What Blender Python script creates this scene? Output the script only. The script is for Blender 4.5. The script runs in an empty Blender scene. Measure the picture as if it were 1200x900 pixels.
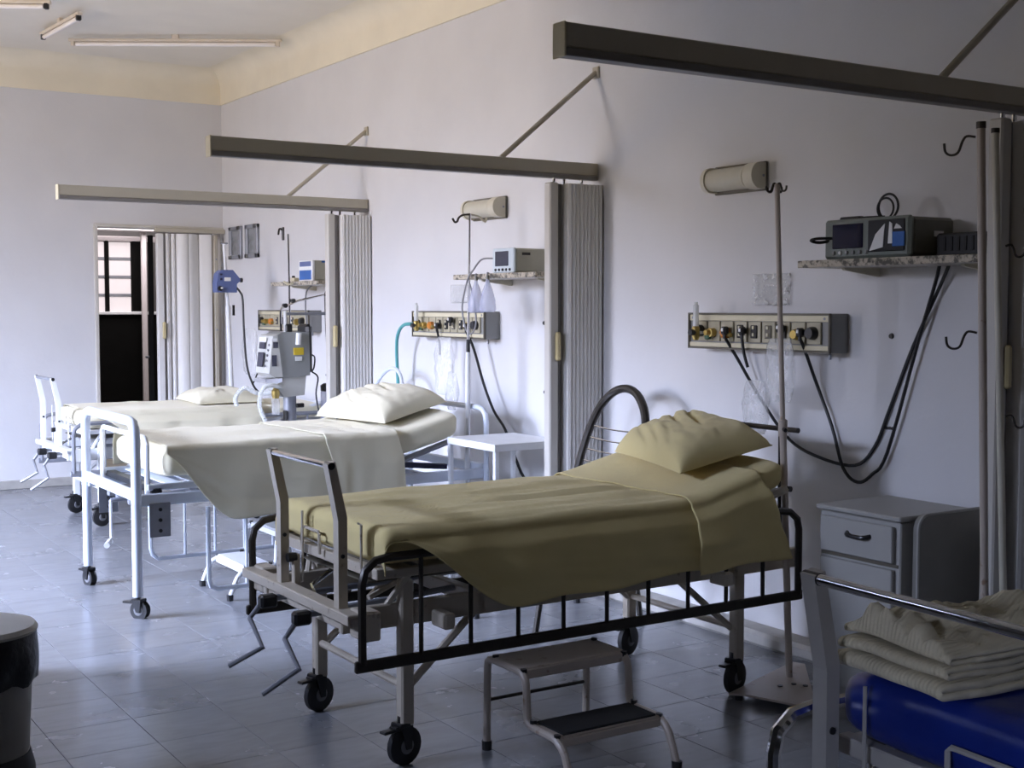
import bpy, bmesh, math, random
from mathutils import Vector, Matrix, noise
random.seed(7)
C = bpy.context.scene.collection
PI = math.pi
S = bpy.context.scene
# ------------------------------------------------------------------ camera
cam = bpy.data.cameras.new('camera'); co = bpy.data.objects.new('camera', cam); C.objects.link(co)
cam.sensor_fit = 'HORIZONTAL'; cam.sensor_width = 36.0; cam.lens = 1518.9/1200*36; cam.clip_start = 0.05
co.location = (0, 0, 1.45); co.rotation_euler = (PI/2-0.0598, 0, -0.57088)
S.camera = co
# ------------------------------------------------------------------ light + exposure
S.view_settings.view_transform = 'Standard'; S.view_settings.look = 'None'
S.view_settings.exposure = 0.1; S.view_settings.gamma = 1.0; S.view_settings.use_curve_mapping = False
w = bpy.data.worlds.new('sky'); S.world = w; w.use_nodes = True
SKY, GROUND, STR = (0.60, 0.69, 1.0), (0.125, 0.103, 0.080), 104.0
_nt = w.node_tree; _tc = _nt.nodes.new('ShaderNodeTexCoord'); _sp = _nt.nodes.new('ShaderNodeSeparateXYZ'); _rp = _nt.nodes.new('ShaderNodeValToRGB')
_mr = _nt.nodes.new('ShaderNodeMapRange'); _mr.inputs['From Min'].default_value = -1.0
_nt.links.new(_tc.outputs['Generated'], _sp.inputs[0]); _nt.links.new(_sp.outputs['Z'], _mr.inputs['Value'])
_nt.links.new(_mr.outputs['Result'], _rp.inputs['Fac']); _nt.links.new(_rp.outputs['Color'], _nt.nodes['Background'].inputs[0])
_rp.color_ramp.elements[0].position = 0.51; _rp.color_ramp.elements[0].color = (*GROUND, 1)
_rp.color_ramp.elements[1].position = 0.67; _rp.color_ramp.elements[1].color = (*SKY, 1)
_nt.nodes['Background'].inputs[1].default_value = STR
def window_portal(name, loc, sx, sy):         # lets the renderer find the sky through an unseen window opening
    l = bpy.data.lights.new(name, 'AREA'); l.shape = 'RECTANGLE'; l.size = sx; l.size_y = sy; l.cycles.is_portal = True
    o = bpy.data.objects.new(name, l); C.objects.link(o); o.location = loc; o.rotation_euler = (0, -PI/2, 0)
XL = -2.2                                     # left wall (outside the frame) with the big daylight window
XN = -0.75                                    # near-left wall, unseen, stepped in to carry the added windows
WY0, WY1, WZ0, WZ1 = 6.15, 8.0, 0.9, 3.2       # big window opening
FILL_WINDOWS = ((0.05, 0.52, 1.12, 1.57), (3.85, 4.85, 1.85, 2.37))   # unseen windows added to light the near beds (y0, y1, z0, z1)
PX = 0.95                                      # reach of the unseen wall stub added to shade the near bay
window_portal('window_daylight', (XL-0.21, (WY0+WY1)/2, (WZ0+WZ1)/2), WZ1-WZ0, WY1-WY0)
for a, b, c, d in FILL_WINDOWS: window_portal('window_daylight', (XN-0.31, (a+b)/2, (c+d)/2), d-c, b-a)  # portals of the added fill windows
cl = bpy.data.lights.new('corridor_fill', 'AREA'); cl.shape = 'RECTANGLE'; cl.size = 1.2; cl.size_y = 0.8; cl.energy = 30; cl.color = (1.0, 0.93, 0.95)  # unseen lamp added to brighten the corridor ceiling and trim
clo = bpy.data.objects.new('corridor_fill', cl); C.objects.link(clo); clo.location = (3.55, 12.0, 2.5)

# ------------------------------------------------------------------ node materials
def mat(name, col, rough=0.5, metal=0.0, spec=0.5, noise_amt=0.0, noise_scale=8.0, bump=0.0, bump_scale=60.0, col2=None, contrast=(0.35, 0.65), coat=0.0, emit=None):
    m = bpy.data.materials.new(name); m.use_nodes = True
    nt = m.node_tree; b = nt.nodes['Principled BSDF']; L = nt.links
    b.inputs['Base Color'].default_value = (*col, 1); b.inputs['Roughness'].default_value = rough
    b.inputs['Metallic'].default_value = metal; b.inputs['Specular IOR Level'].default_value = spec
    b.inputs['Coat Weight'].default_value = coat
    tc = nt.nodes.new('ShaderNodeTexCoord')
    if col2 is not None or noise_amt > 0:
        n = nt.nodes.new('ShaderNodeTexNoise'); n.inputs['Scale'].default_value = noise_scale; n.inputs['Detail'].default_value = 6
        L.new(tc.outputs['Object'], n.inputs['Vector'])
        r = nt.nodes.new('ShaderNodeValToRGB'); L.new(n.outputs['Fac'], r.inputs['Fac'])
        r.color_ramp.elements[0].position = contrast[0]; r.color_ramp.elements[1].position = contrast[1]
        c2 = col2 if col2 is not None else tuple(max(0, c*(1-noise_amt)) for c in col)
        r.color_ramp.elements[0].color = (*c2, 1); r.color_ramp.elements[1].color = (*col, 1)
        L.new(r.outputs['Color'], b.inputs['Base Color'])
    if bump > 0:
        n2 = nt.nodes.new('ShaderNodeTexNoise'); n2.inputs['Scale'].default_value = bump_scale; n2.inputs['Detail'].default_value = 4
        L.new(tc.outputs['Object'], n2.inputs['Vector'])
        bp = nt.nodes.new('ShaderNodeBump'); bp.inputs['Strength'].default_value = bump; bp.inputs['Distance'].default_value = 0.01
        L.new(n2.outputs['Fac'], bp.inputs['Height']); L.new(bp.outputs['Normal'], b.inputs['Normal'])
    if emit:
        b.inputs['Emission Color'].default_value = (*emit[0], 1); b.inputs['Emission Strength'].default_value = emit[1]
    return m
def cloth_mat(name, col, col2, weave=260.0, strength=0.4, ribs=False):
    m = bpy.data.materials.new(name); m.use_nodes = True
    nt = m.node_tree; b = nt.nodes['Principled BSDF']; L = nt.links
    b.inputs['Roughness'].default_value = 0.9; b.inputs['Specular IOR Level'].default_value = 0.1
    b.inputs['Sheen Weight'].default_value = 0.15
    tc = nt.nodes.new('ShaderNodeTexCoord')
    n = nt.nodes.new('ShaderNodeTexNoise'); n.inputs['Scale'].default_value = 5; n.inputs['Detail'].default_value = 5
    L.new(tc.outputs['Object'], n.inputs['Vector'])
    mx = nt.nodes.new('ShaderNodeMix'); mx.data_type = 'RGBA'
    mx.inputs[6].default_value = (*col2, 1); mx.inputs[7].default_value = (*col, 1)
    L.new(n.outputs['Fac'], mx.inputs[0]); L.new(mx.outputs[2], b.inputs['Base Color'])
    wv = nt.nodes.new('ShaderNodeTexWave'); wv.inputs['Scale'].default_value = weave; wv.bands_direction = 'Z' if not ribs else 'Y'
    wv.inputs['Distortion'].default_value = 1.0; L.new(tc.outputs['Object'], wv.inputs['Vector'])
    n2 = nt.nodes.new('ShaderNodeTexNoise'); n2.inputs['Scale'].default_value = 22; n2.inputs['Detail'].default_value = 5
    L.new(tc.outputs['Object'], n2.inputs['Vector'])
    ad = nt.nodes.new('ShaderNodeMath'); ad.operation = 'MULTIPLY_ADD'; ad.inputs[1].default_value = 0.25
    L.new(wv.outputs['Fac'], ad.inputs[0]); L.new(n2.outputs['Fac'], ad.inputs[2])
    bp = nt.nodes.new('ShaderNodeBump'); bp.inputs['Strength'].default_value = strength; bp.inputs['Distance'].default_value = 0.01
    L.new(ad.outputs[0], bp.inputs['Height']); L.new(bp.outputs['Normal'], b.inputs['Normal'])
    return m
def film_mat(name, col, alpha, rough=0.2, bump=0.6, bscale=30, glint=False):
    m = bpy.data.materials.new(name); m.use_nodes = True; nt = m.node_tree; L = nt.links
    b = nt.nodes['Principled BSDF']; b.inputs['Base Color'].default_value = (*col, 1); b.inputs['Roughness'].default_value = rough
    b.inputs['Alpha'].default_value = alpha; b.inputs['Specular IOR Level'].default_value = 0.8
    tc = nt.nodes.new('ShaderNodeTexCoord'); n = nt.nodes.new('ShaderNodeTexNoise'); n.inputs['Scale'].default_value = bscale
    n.inputs['Detail'].default_value = 3; L.new(tc.outputs['Object'], n.inputs['Vector'])
    if glint:
        r = nt.nodes.new('ShaderNodeMapRange'); r.inputs['From Min'].default_value = .54; r.inputs['From Max'].default_value = .62; r.inputs['To Min'].default_value = alpha; r.inputs['To Max'].default_value = .85  # opaque white patches stand in for glints on the creased film
        L.new(n.outputs['Fac'], r.inputs['Value']); L.new(r.outputs['Result'], b.inputs['Alpha'])
    bp = nt.nodes.new('ShaderNodeBump'); bp.inputs['Strength'].default_value = bump; bp.inputs['Distance'].default_value = 0.03
    L.new(n.outputs['Fac'], bp.inputs['Height']); L.new(bp.outputs['Normal'], b.inputs['Normal'])
    return m
def tile_mat():
    m = bpy.data.materials.new('vinyl_tile'); m.use_nodes = True; nt = m.node_tree; L = nt.links
    b = nt.nodes['Principled BSDF']
    g = nt.nodes.new('ShaderNodeNewGeometry')
    oi = nt.nodes.new('ShaderNodeObjectInfo')
    mp = nt.nodes.new('ShaderNodeMapping'); mp.inputs['Scale'].default_value = (2.2, 7.5, 1)
    L.new(g.outputs['Position'], mp.inputs['Vector'])
    n = nt.nodes.new('ShaderNodeTexNoise'); n.noise_dimensions = '4D'; n.inputs['Scale'].default_value = 3.0; n.inputs['Detail'].default_value = 7
    n.inputs['Distortion'].default_value = 0.8
    ml = nt.nodes.new('ShaderNodeMath'); ml.operation = 'MULTIPLY'; ml.inputs[1].default_value = 40
    L.new(oi.outputs['Random'], ml.inputs[0]); L.new(ml.outputs[0], n.inputs['W']); L.new(mp.outputs['Vector'], n.inputs['Vector'])
    r = nt.nodes.new('ShaderNodeValToRGB'); L.new(n.outputs['Fac'], r.inputs['Fac'])
    r.color_ramp.elements[0].position = 0.22; r.color_ramp.elements[0].color = (0.185, 0.193, 0.205, 1)
    r.color_ramp.elements[1].position = 0.80; r.color_ramp.elements[1].color = (0.245, 0.253, 0.27, 1)
    hs = nt.nodes.new('ShaderNodeHueSaturation'); L.new(r.outputs['Color'], hs.inputs['Color'])
    mr = nt.nodes.new('ShaderNodeMapRange'); mr.inputs['To Min'].default_value = 0.94; mr.inputs['To Max'].default_value = 1.04
    L.new(oi.outputs['Random'], mr.inputs['Value']); L.new(mr.outputs['Result'], hs.inputs['Value'])
    L.new(hs.outputs['Color'], b.inputs['Base Color'])
    n3 = nt.nodes.new('ShaderNodeTexNoise'); n3.inputs['Scale'].default_value = 4.0; n3.inputs['Detail'].default_value = 5
    L.new(g.outputs['Position'], n3.inputs['Vector'])
    rr = nt.nodes.new('ShaderNodeMapRange'); rr.inputs['To Min'].default_value = 0.20; rr.inputs['To Max'].default_value = 0.32
    L.new(n3.outputs['Fac'], rr.inputs['Value']); L.new(rr.outputs['Result'], b.inputs['Roughness'])
    b.inputs['Specular IOR Level'].default_value = 0.7
    bp = nt.nodes.new('ShaderNodeBump'); bp.inputs['Strength'].default_value = 0.06; bp.inputs['Distance'].default_value = 0.01
    L.new(n3.outputs['Fac'], bp.inputs['Height']); L.new(bp.outputs['Normal'], b.inputs['Normal'])
    return m
M = dict(
 wall=mat('lavender_wall_paint', (0.66, 0.652, 0.650), 0.7, noise_amt=0.05, noise_scale=2.5, bump=0.12, bump_scale=25),
 ceiling=mat('ceiling_paint', (0.80, 0.745, 0.63), 0.85, noise_amt=0.04, noise_scale=3),
 cornice=mat('cream_cornice_paint', (0.80, 0.735, 0.58), 0.75, noise_amt=0.06, noise_scale=4),
 base=mat('kerb_cement_paint', (0.46, 0.44, 0.40), 0.6, noise_amt=0.25, noise_scale=9),
 tile=tile_mat(),
 joint=mat('tile_joint', (0.30, 0.155, 0.15), 0.8, noise_amt=0.2),
 dark_wood=mat('black_painted_door', (0.004, 0.0038, 0.0035), 0.7, spec=0.1, noise_amt=0.3),
 rail=mat('folding_wall_beige', (0.46, 0.42, 0.33), 0.45, noise_amt=0.06, noise_scale=5),
 post=mat('folding_post_vinyl', (0.58, 0.55, 0.49), 0.45, noise_amt=0.05, noise_scale=5),
 rail_lip=mat('rail_grey_track', (0.22, 0.205, 0.19), 0.4, noise_amt=0.1),
 pvc=mat('folding_slat_vinyl', (0.74, 0.72, 0.68), 0.45, noise_amt=0.05, noise_scale=5),
 handle=mat('yellowed_handle', (0.60, 0.50, 0.26), 0.35, noise_amt=0.12),
 old_paint=mat('chipped_beige_paint', (0.52, 0.46, 0.37), 0.4, col2=(0.30, 0.24, 0.17), noise_scale=26, contrast=(0.27, 0.36)),
 pole_paint=mat('taupe_pole_paint', (0.50, 0.43, 0.36), 0.4, col2=(0.30, 0.20, 0.13), noise_scale=24, contrast=(0.28, 0.36)),
 white_paint=mat('white_enamel', (0.78, 0.79, 0.80), 0.35, noise_amt=0.06, noise_scale=12),
 grey_paint=mat('grey_bed_enamel', (0.44, 0.425, 0.40), 0.4, noise_amt=0.08, noise_scale=14),
 blue_white=mat('blue_white_enamel', (0.66, 0.71, 0.80), 0.35, noise_amt=0.05, noise_scale=12),
 grey_metal=mat('grey_steel', (0.30, 0.31, 0.34), 0.4, metal=0.3, noise_amt=0.15, noise_scale=14),
 dark_metal=mat('dark_bronze_rail', (0.045, 0.038, 0.030), 0.38, metal=0.35, noise_amt=0.25, noise_scale=20),
 chrome=mat('chrome', (0.80, 0.80, 0.82), 0.11, metal=1.0, noise_amt=0.05),
 rubber=mat('black_rubber', (0.014, 0.014, 0.015), 0.6, noise_amt=0.2, noise_scale=20),
 hub=mat('grey_wheel_hub', (0.20, 0.20, 0.21), 0.5, noise_amt=0.2),
 black=mat('black_plastic', (0.012, 0.012, 0.013), 0.35, noise_amt=0.2),
 cable=mat('black_cable', (0.010, 0.010, 0.011), 0.5, noise_amt=0.2),
 grey_cable=mat('grey_cable', (0.28, 0.28, 0.29), 0.5, noise_amt=0.1),
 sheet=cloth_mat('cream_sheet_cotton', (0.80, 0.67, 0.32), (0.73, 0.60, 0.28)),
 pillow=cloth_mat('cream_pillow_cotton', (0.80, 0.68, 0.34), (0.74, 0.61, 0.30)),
 lit_sheet=cloth_mat('lit_sheet_cotton', (0.80, 0.745, 0.56), (0.73, 0.68, 0.50)),  # the cream sheet fabric again, paled for the strongly lit beds
 blanket=cloth_mat('cream_blanket_wool', (0.80, 0.75, 0.58), (0.70, 0.63, 0.44), weave=34, strength=0.55, ribs=True),
 blue_vinyl=mat('blue_vinyl', (0.012, 0.033, 0.28), 0.30, noise_amt=0.25, noise_scale=7, bump=0.25, bump_scale=14),
 blue_band=mat('navy_vinyl_band', (0.006, 0.008, 0.05), 0.4, noise_amt=0.2),
 cabinet=mat('shaded_cabinet_paint', (0.38, 0.37, 0.34), 0.45, noise_amt=0.06, noise_scale=6),  # whitish paint darkened to stand for the shade on the nightstand
 cab_dark=mat('cabinet_tray_paint', (0.22, 0.21, 0.185), 0.5, noise_amt=0.08),
 marble=mat('speckled_granite', (0.50, 0.44, 0.34), 0.3, col2=(0.10, 0.09, 0.07), noise_scale=55, contrast=(0.42, 0.56)),
 panel=mat('ivory_panel', (0.66, 0.60, 0.42), 0.4, noise_amt=0.08, noise_scale=10),
 panel_side=mat('panel_grey_side', (0.26, 0.26, 0.25), 0.4, noise_amt=0.08),
 panel_edge=mat('panel_edge_trim', (0.13, 0.115, 0.085), 0.4, noise_amt=0.1),
 plate=mat('outlet_plate', (0.44, 0.40, 0.28), 0.4, noise_amt=0.12, noise_scale=20),
 brass=mat('brass_valve', (0.52, 0.38, 0.12), 0.35, metal=0.8, noise_amt=0.2),
 orange=mat('orange_valve', (0.62, 0.22, 0.03), 0.4, noise_amt=0.1),
 green=mat('green_valve', (0.06, 0.13, 0.07), 0.4, noise_amt=0.1),
 mon_case=mat('monitor_case_ivory', (0.46, 0.45, 0.36), 0.4, noise_amt=0.06),
 mon_dark=mat('monitor_case_olive', (0.13, 0.13, 0.105), 0.4, noise_amt=0.1),
 bezel=mat('monitor_bezel_grey', (0.20, 0.225, 0.20), 0.35, noise_amt=0.06),
 bezel_light=mat('monitor_bezel_pale', (0.58, 0.64, 0.66), 0.35, noise_amt=0.06),
 screen=mat('dark_screen_glass', (0.018, 0.018, 0.04), 0.06, spec=0.8, noise_amt=0.1),
 blue_panel=mat('blue_membrane', (0.03, 0.13, 0.42), 0.35, noise_amt=0.1),
 pump=mat('pump_blue_grey', (0.12, 0.16, 0.34), 0.35, noise_amt=0.1),
 vent_light=mat('ventilator_front', (0.54, 0.54, 0.50), 0.4, noise_amt=0.06),
 vent_grey=mat('ventilator_case', (0.30, 0.31, 0.30), 0.4, noise_amt=0.08),
 yellow=mat('yellow_label', (0.70, 0.50, 0.03), 0.5, noise_amt=0.05),
 white_label=mat('white_label', (0.80, 0.80, 0.78), 0.5, noise_amt=0.03),
 lens=mat('lamp_diffuser', (0.56, 0.53, 0.42), 0.35, noise_amt=0.06, noise_scale=12),
 lamp_case=mat('lamp_case_ivory', (0.62, 0.58, 0.46), 0.4, noise_amt=0.08),
 teal=mat('teal_hose', (0.10, 0.38, 0.37), 0.35, noise_amt=0.08),
 hose=film_mat('corrugated_clear_hose', (0.80, 0.82, 0.80), 0.65, 0.3, 0.1),
 film=film_mat('clear_plastic_film', (0.85, 0.86, 0.86), 0.30, 0.12, 0.9, 22),
 crinkle=film_mat('crinkled_plastic_film', (0.88, 0.88, 0.86), 0.18, 0.10, 1.0, 40, glint=True),
 mask=film_mat('clear_mask_plastic', (0.55, 0.58, 0.75), 0.45, 0.15, 0.2),
 fluor=mat('fluorescent_tube', (0.85, 0.80, 0.76), 0.35, noise_amt=0.03),
 batten=mat('batten_cream', (0.68, 0.60, 0.50), 0.5, noise_amt=0.08),
 lid=mat('bin_lid_grey', (0.62, 0.60, 0.55), 0.45, noise_amt=0.1),
 bin_body=mat('bin_body_grey', (0.33, 0.32, 0.30), 0.5, noise_amt=0.1),
 liner=mat('black_bin_bag', (0.008, 0.008, 0.010), 0.35, noise_amt=0.2, bump=0.5, bump_scale=30),
 pane=mat('bright_frosted_pane', (0.35, 0.33, 0.33), 0.5, noise_amt=0.1, noise_scale=3, emit=((1.0, 0.88, 0.90), 0.62)),
 vent_pane=mat('grey_vent_glass', (0.10, 0.10, 0.10), 0.25, col2=(0.26, 0.27, 0.28), noise_scale=6, contrast=(0.45, 0.6)),
 grip=mat('black_ribbed_mat', (0.008, 0.008, 0.008), 0.85, noise_amt=0.3, noise_scale=40),
 corridor=mat('corridor_paint', (0.18, 0.17, 0.165), 0.8, noise_amt=0.1),
 bounce_cut=mat('bounce_cut_dark_paint', (0.07, 0.075, 0.07), 0.6, noise_amt=0.1),  # dark tone for unseen walls, chosen to cut bounced light
 corr_beam=mat('corridor_ceiling_paint', (0.72, 0.66, 0.66), 0.8, noise_amt=0.05),
)
# ------------------------------------------------------------------ mesh builder
class MB:
    def __init__(s): s.v = []; s.f = []
    def add(s, vs, fs):
        k = len(s.v); s.v += [Vector(v) for v in vs]; s.f += [tuple(i+k for i in f) for f in fs]; return s
    def box(s, c, d, b=0.0, m=None):
        hx, hy, hz = d[0]/2, d[1]/2, d[2]/2; b = min(b, hx*.95, hy*.95, hz*.95); vs = []; fs = []
        if b <= 0:
            for x in (-hx, hx):
                for y in (-hy, hy):
                    for z in (-hz, hz): vs.append(Vector((x, y, z)))
            fs = [(0,1,3,2), (4,6,7,5), (0,4,5,1), (2,3,7,6), (0,2,6,4), (1,5,7,3)]
        else:
            idx = {}
            for sx in (-1, 1):
                for sy in (-1, 1):
                    for sz in (-1, 1):
                        for a in range(3):
                            p = [sx*(hx-b), sy*(hy-b), sz*(hz-b)]; p[a] = (sx*hx, sy*hy, sz*hz)[a]
                            idx[(sx, sy, sz, a)] = len(vs); vs.append(Vector(p))
            for a in range(3):
                o = [i for i in range(3) if i != a]
                for sg in (-1, 1):
                    q = []
                    for (u, v) in ((-1,-1), (1,-1), (1,1), (-1,1)):
                        k = [0, 0, 0]; k[a] = sg; k[o[0]] = u; k[o[1]] = v; q.append(idx[(*k, a)])
                    fs.append(tuple(q))
            for a in range(3):
                o = [i for i in range(3) if i != a]
                for u in (-1, 1):
                    for v in (-1, 1):
                        q = []
                        for (t, which) in ((-1, o[0]), (1, o[0]), (1, o[1]), (-1, o[1])):
                            k = [0, 0, 0]; k[a] = t; k[o[0]] = u; k[o[1]] = v; q.append(idx[(*k, which)])
                        fs.append(tuple(q))
            for sx in (-1, 1):
                for sy in (-1, 1):
                    for sz in (-1, 1): fs.append(tuple(idx[(sx, sy, sz, a)] for a in range(3)))
        if m is not None: vs = [m @ v for v in vs]
        c = Vector(c); return s.add([v+c for v in vs], fs)
    def tube(s, pts, r, n=8, smooth=0, closed=False, caps=True):
        P = [Vector(p) for p in pts]
        if smooth and len(P) > 2:
            Q = []; N = len(P); rng = range(N if closed else N-1)
            for i in rng:
                p0 = P[(i-1) % N] if (closed or i > 0) else P[0]; p1 = P[i]; p2 = P[(i+1) % N]
                p3 = P[(i+2) % N] if (closed or i+2 < N) else P[-1]
                for k in range(smooth):
                    t = k/smooth
                    Q.append(0.5*((2*p1)+(p2-p0)*t+(2*p0-5*p1+4*p2-p3)*t*t+(3*p1-p0-3*p2+p3)*t**3))
            if not closed: Q.append(P[-1])
            P = Q
        N = len(P); vs = []; fs = []; up = None
        for i in range(N):
            a = P[(i-1) % N] if (closed or i > 0) else P[i]; b = P[(i+1) % N] if (closed or i < N-1) else P[i]
            d = (b-a); d = d.normalized() if d.length > 1e-9 else Vector((0, 0, 1))
            if up is None: up = Vector((0, 0, 1)) if abs(d.z) < .9 else Vector((1, 0, 0))
            x = d.cross(up)
            if x.length < 1e-6: x = d.cross(Vector((0.3, 0.9, 0.2)))
            x.normalize(); y = x.cross(d).normalized(); up = y
            rr = r[i] if isinstance(r, (list, tuple)) else r
            for k in range(n):
                t = 2*PI*k/n; vs.append(P[i]+x*math.cos(t)*rr+y*math.sin(t)*rr)
        for i in range(N if closed else N-1):
            j = (i+1) % N
            for k in range(n): fs.append((i*n+k, i*n+(k+1) % n, j*n+(k+1) % n, j*n+k))
        if caps and not closed: fs += [tuple(range(n))[::-1], tuple(range((N-1)*n, N*n))]
        return s.add(vs, fs)
    def cyl(s, a, b, r, n=12): return s.tube([a, b], r, n)
    def lathe(s, prof, c, axis='z', n=24):
        vs = []; fs = []
        for (r, h) in prof:
            for k in range(n):
                t = 2*PI*k/n; x, y = r*math.cos(t), r*math.sin(t)
                vs.append(Vector({'z': (x, y, h), 'y': (x, h, y), 'x': (h, x, y)}[axis])+Vector(c))
        for i in range(len(prof)-1):
            for k in range(n): fs.append((i*n+k, i*n+(k+1) % n, (i+1)*n+(k+1) % n, (i+1)*n+k))
        fs += [tuple(range(n))[::-1], tuple(range((len(prof)-1)*n, len(prof)*n))]
        return s.add(vs, fs)
    def prism(s, poly, plane, a, b):
        n = len(poly); vs = []
        for t in (a, b):
            for (u, v) in poly: vs.append({'xz': (u, t, v), 'yz': (t, u, v), 'xy': (u, v, t)}[plane])
        fs = [tuple(range(n)), tuple(range(n, 2*n))[::-1]]
        for i in range(n): fs.append((i, (i+1) % n, n+(i+1) % n, n+i))
        return s.add(vs, fs)
    def grid(s, fn, nu, nv, closed_v=False):
        vs = [fn(i/(nu-1), j/(nv-1) if not closed_v else j/nv) for i in range(nu) for j in range(nv)]; fs = []
        for i in range(nu-1):
            for j in range(nv if closed_v else nv-1):
                k = (j+1) % nv; fs.append((i*nv+j, (i+1)*nv+j, (i+1)*nv+k, i*nv+k))
        if closed_v: fs += [tuple(range(nv))[::-1], tuple(range((nu-1)*nv, nu*nv))]
        return s.add(vs, fs)
    def build(s, name, m, parent=None, flat=False, angle=0.6, solid=0.0, label=None, kind=None, local=False):
        off = Vector((0, 0, 0))
        if parent is not None and not local: off = ROOT[parent.name]
        me = bpy.data.meshes.new(name)
        top = parent is None
        if top:
            lo = Vector((min(v.x for v in s.v), min(v.y for v in s.v), min(v.z for v in s.v))); hi = Vector((max(v.x for v in s.v), max(v.y for v in s.v), 0))
            off = Vector(((lo.x+hi.x)/2, (lo.y+hi.y)/2, lo.z))
        me.from_pydata([tuple(v-off) for v in s.v], [], s.f); me.update()
        bm = bmesh.new(); bm.from_mesh(me); bmesh.ops.recalc_face_normals(bm, faces=bm.faces); bm.to_mesh(me); bm.free()
        if not flat:
            me.shade_smooth(); me.set_sharp_from_angle(angle=angle)
        me.materials.append(M[m] if isinstance(m, str) else m)
        o = bpy.data.objects.new(name, me); C.objects.link(o)
        if top: o.location = off; ROOT[o.name] = off
        else:
            o.parent = parent; ROOT[o.name] = off if not local else Vector((0, 0, 0))
        if solid:
            md = o.modifiers.new('thickness', 'SOLIDIFY'); md.thickness = solid; md.offset = 0
        if label: o['label'] = label
        if kind: o['kind'] = kind
        return o
ROOT = {}
def thing(name, label, cat, loc=(0, 0, 0), rz=0.0, group=None):
    o = bpy.data.objects.new(name, None); C.objects.link(o); o.empty_display_size = 0.1
    o.location = loc; o.rotation_euler = (0, 0, rz); o['label'] = label; o['category'] = cat
    if group: o['group'] = group
    ROOT[o.name] = Vector(loc) if rz == 0 else Vector((0, 0, 0)); return o
def tag(o, label, cat, group=None):
    o['label'] = label; o['category'] = cat
    if group: o['group'] = group
    return o
def box(c, d, b=0.0, m=None): return MB().box(c, d, b, m)
def tube(p, r, n=8, smooth=0, closed=False): return MB().tube(p, r, n, smooth, closed)
def dup(root, d, label, group=None):
    r = root.copy(); C.objects.link(r); r.location = root.location+Vector(d); r['label'] = label
    if group: r['group'] = group
    for ch in list(root.children):
        c = ch.copy(); C.objects.link(c); c.parent = r
        for g in list(ch.children):
            e = g.copy(); C.objects.link(e); e.parent = c
    return r
def struct(name, mb, m, **k):
    o = mb.build(name, m, **k); o['kind'] = 'structure'; return o
def nz(x, y, z=0.0): return noise.noise(Vector((x, y, z)))
def sstep(a, b, x):
    t = max(0, min(1, (x-a)/(b-a))); return t*t*(3-2*t)
def Rx(a): return Matrix.Rotation(a, 3, 'X')
def Ry(a): return Matrix.Rotation(a, 3, 'Y')
def Rz(a): return Matrix.Rotation(a, 3, 'Z')

# ================================================================== THE ROOM
XW = 3.954; YF = 10.75; ZC = 3.44; YN = -2.6
R3, R2, R1 = 2.755, 5.36, 7.97
floor = struct('floor', box(((XL+XW)/2, (YN+YF)/2, -0.054), (XW-XL+.4, YF-YN+.4, 0.1)), 'joint')
tb = None; rest = MB()
for i in range(-11, 10):
    for j in range(-9, 36):
        x = 1.15+.3*i; y = 0.152+.3*j
        if x < XL+.1 or y > YF-.02 or y < YN+.1: continue
        
        vis = x > 0.19*y-0.5 and y > 2.2
        if not vis:
            rest.box((x, y, -0.002), (0.2988, 0.2988, 0.004)); continue
        if tb is None:
            tb = box((0, 0, -0.002), (0.2988, 0.2988, 0.004), 0.0012).build('floor_tile', 'tile', floor, local=True, flat=True)
            o = tb
        else:
            o = tb.copy(); C.objects.link(o)
        o.location = Vector((x, y, 0))-ROOT[floor.name]
        o.rotation_euler = (0, 0, random.choice((0, 0, PI)))
rest.build('floor_tiles_field', 'tile', floor, kind='stuff', flat=True)
struct('ceiling', box(((XL+XW)/2, (5.27+YF+.2)/2, ZC+.06), (XW-XL+.4, YF+.2-5.27, 0.12)).box(((XN-.3+XW+.2)/2, (YN-.2+5.27)/2, ZC+.06), (XW+.2-XN+.3, 5.27-YN+.2, 0.12)), 'ceiling')
struct('wall_right', box((XW+.1, (YN+YF)/2, ZC/2), (0.2, YF-YN+.4, ZC)), 'wall')
far = MB()                                    # far wall with the door opening
DX0, DX1, DZ = 2.885, 3.93, 2.10
far.box(((XL+DX0)/2, YF+.1, ZC/2), (DX0-XL, 0.2, ZC)); far.box(((DX0+DX1)/2, YF+.1, (DZ+ZC)/2), (DX1-DX0, 0.2, ZC-DZ))
far.box(((DX1+XW)/2, YF+.1, ZC/2), (XW-DX1, 0.2, ZC))
struct('wall_far', far, 'wall')
lw = MB()
lw.box((XL-.1, (5.35+WY0)/2, ZC/2), (0.2, WY0-5.35, ZC)); lw.box((XL-.1, (WY1+YF)/2, ZC/2), (0.2, YF-WY1, ZC))
lw.box((XL-.1, (WY0+WY1)/2, WZ0/2), (0.2, WY1-WY0, WZ0)); lw.box((XL-.1, (WY0+WY1)/2, (WZ1+ZC)/2), (0.2, WY1-WY0, ZC-WZ1))
struct('wall_left', lw, 'corridor')  # unseen wall, darkened to cut bounced light
ln = MB(); yy = YN
for a, b, c, d in FILL_WINDOWS:
    ln.box((XN-.15, (yy+a)/2, ZC/2), (0.30, a-yy, ZC)); ln.box((XN-.15, (a+b)/2, c/2), (0.30, b-a, c)); ln.box((XN-.15, (a+b)/2, (d+ZC)/2), (0.30, b-a, ZC-d)); yy = b
ln.box((XN-.15, (yy+5.28)/2, ZC/2), (0.30, 5.28-yy, ZC))
struct('wall_near_left', ln, 'bounce_cut')
struct('shade_roof', box((-2.3, 4.0, 1.76), (2.4, 2.5, 0.12)), 'rubber')  # unseen dark slab added to keep ground light off the upper walls
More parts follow.
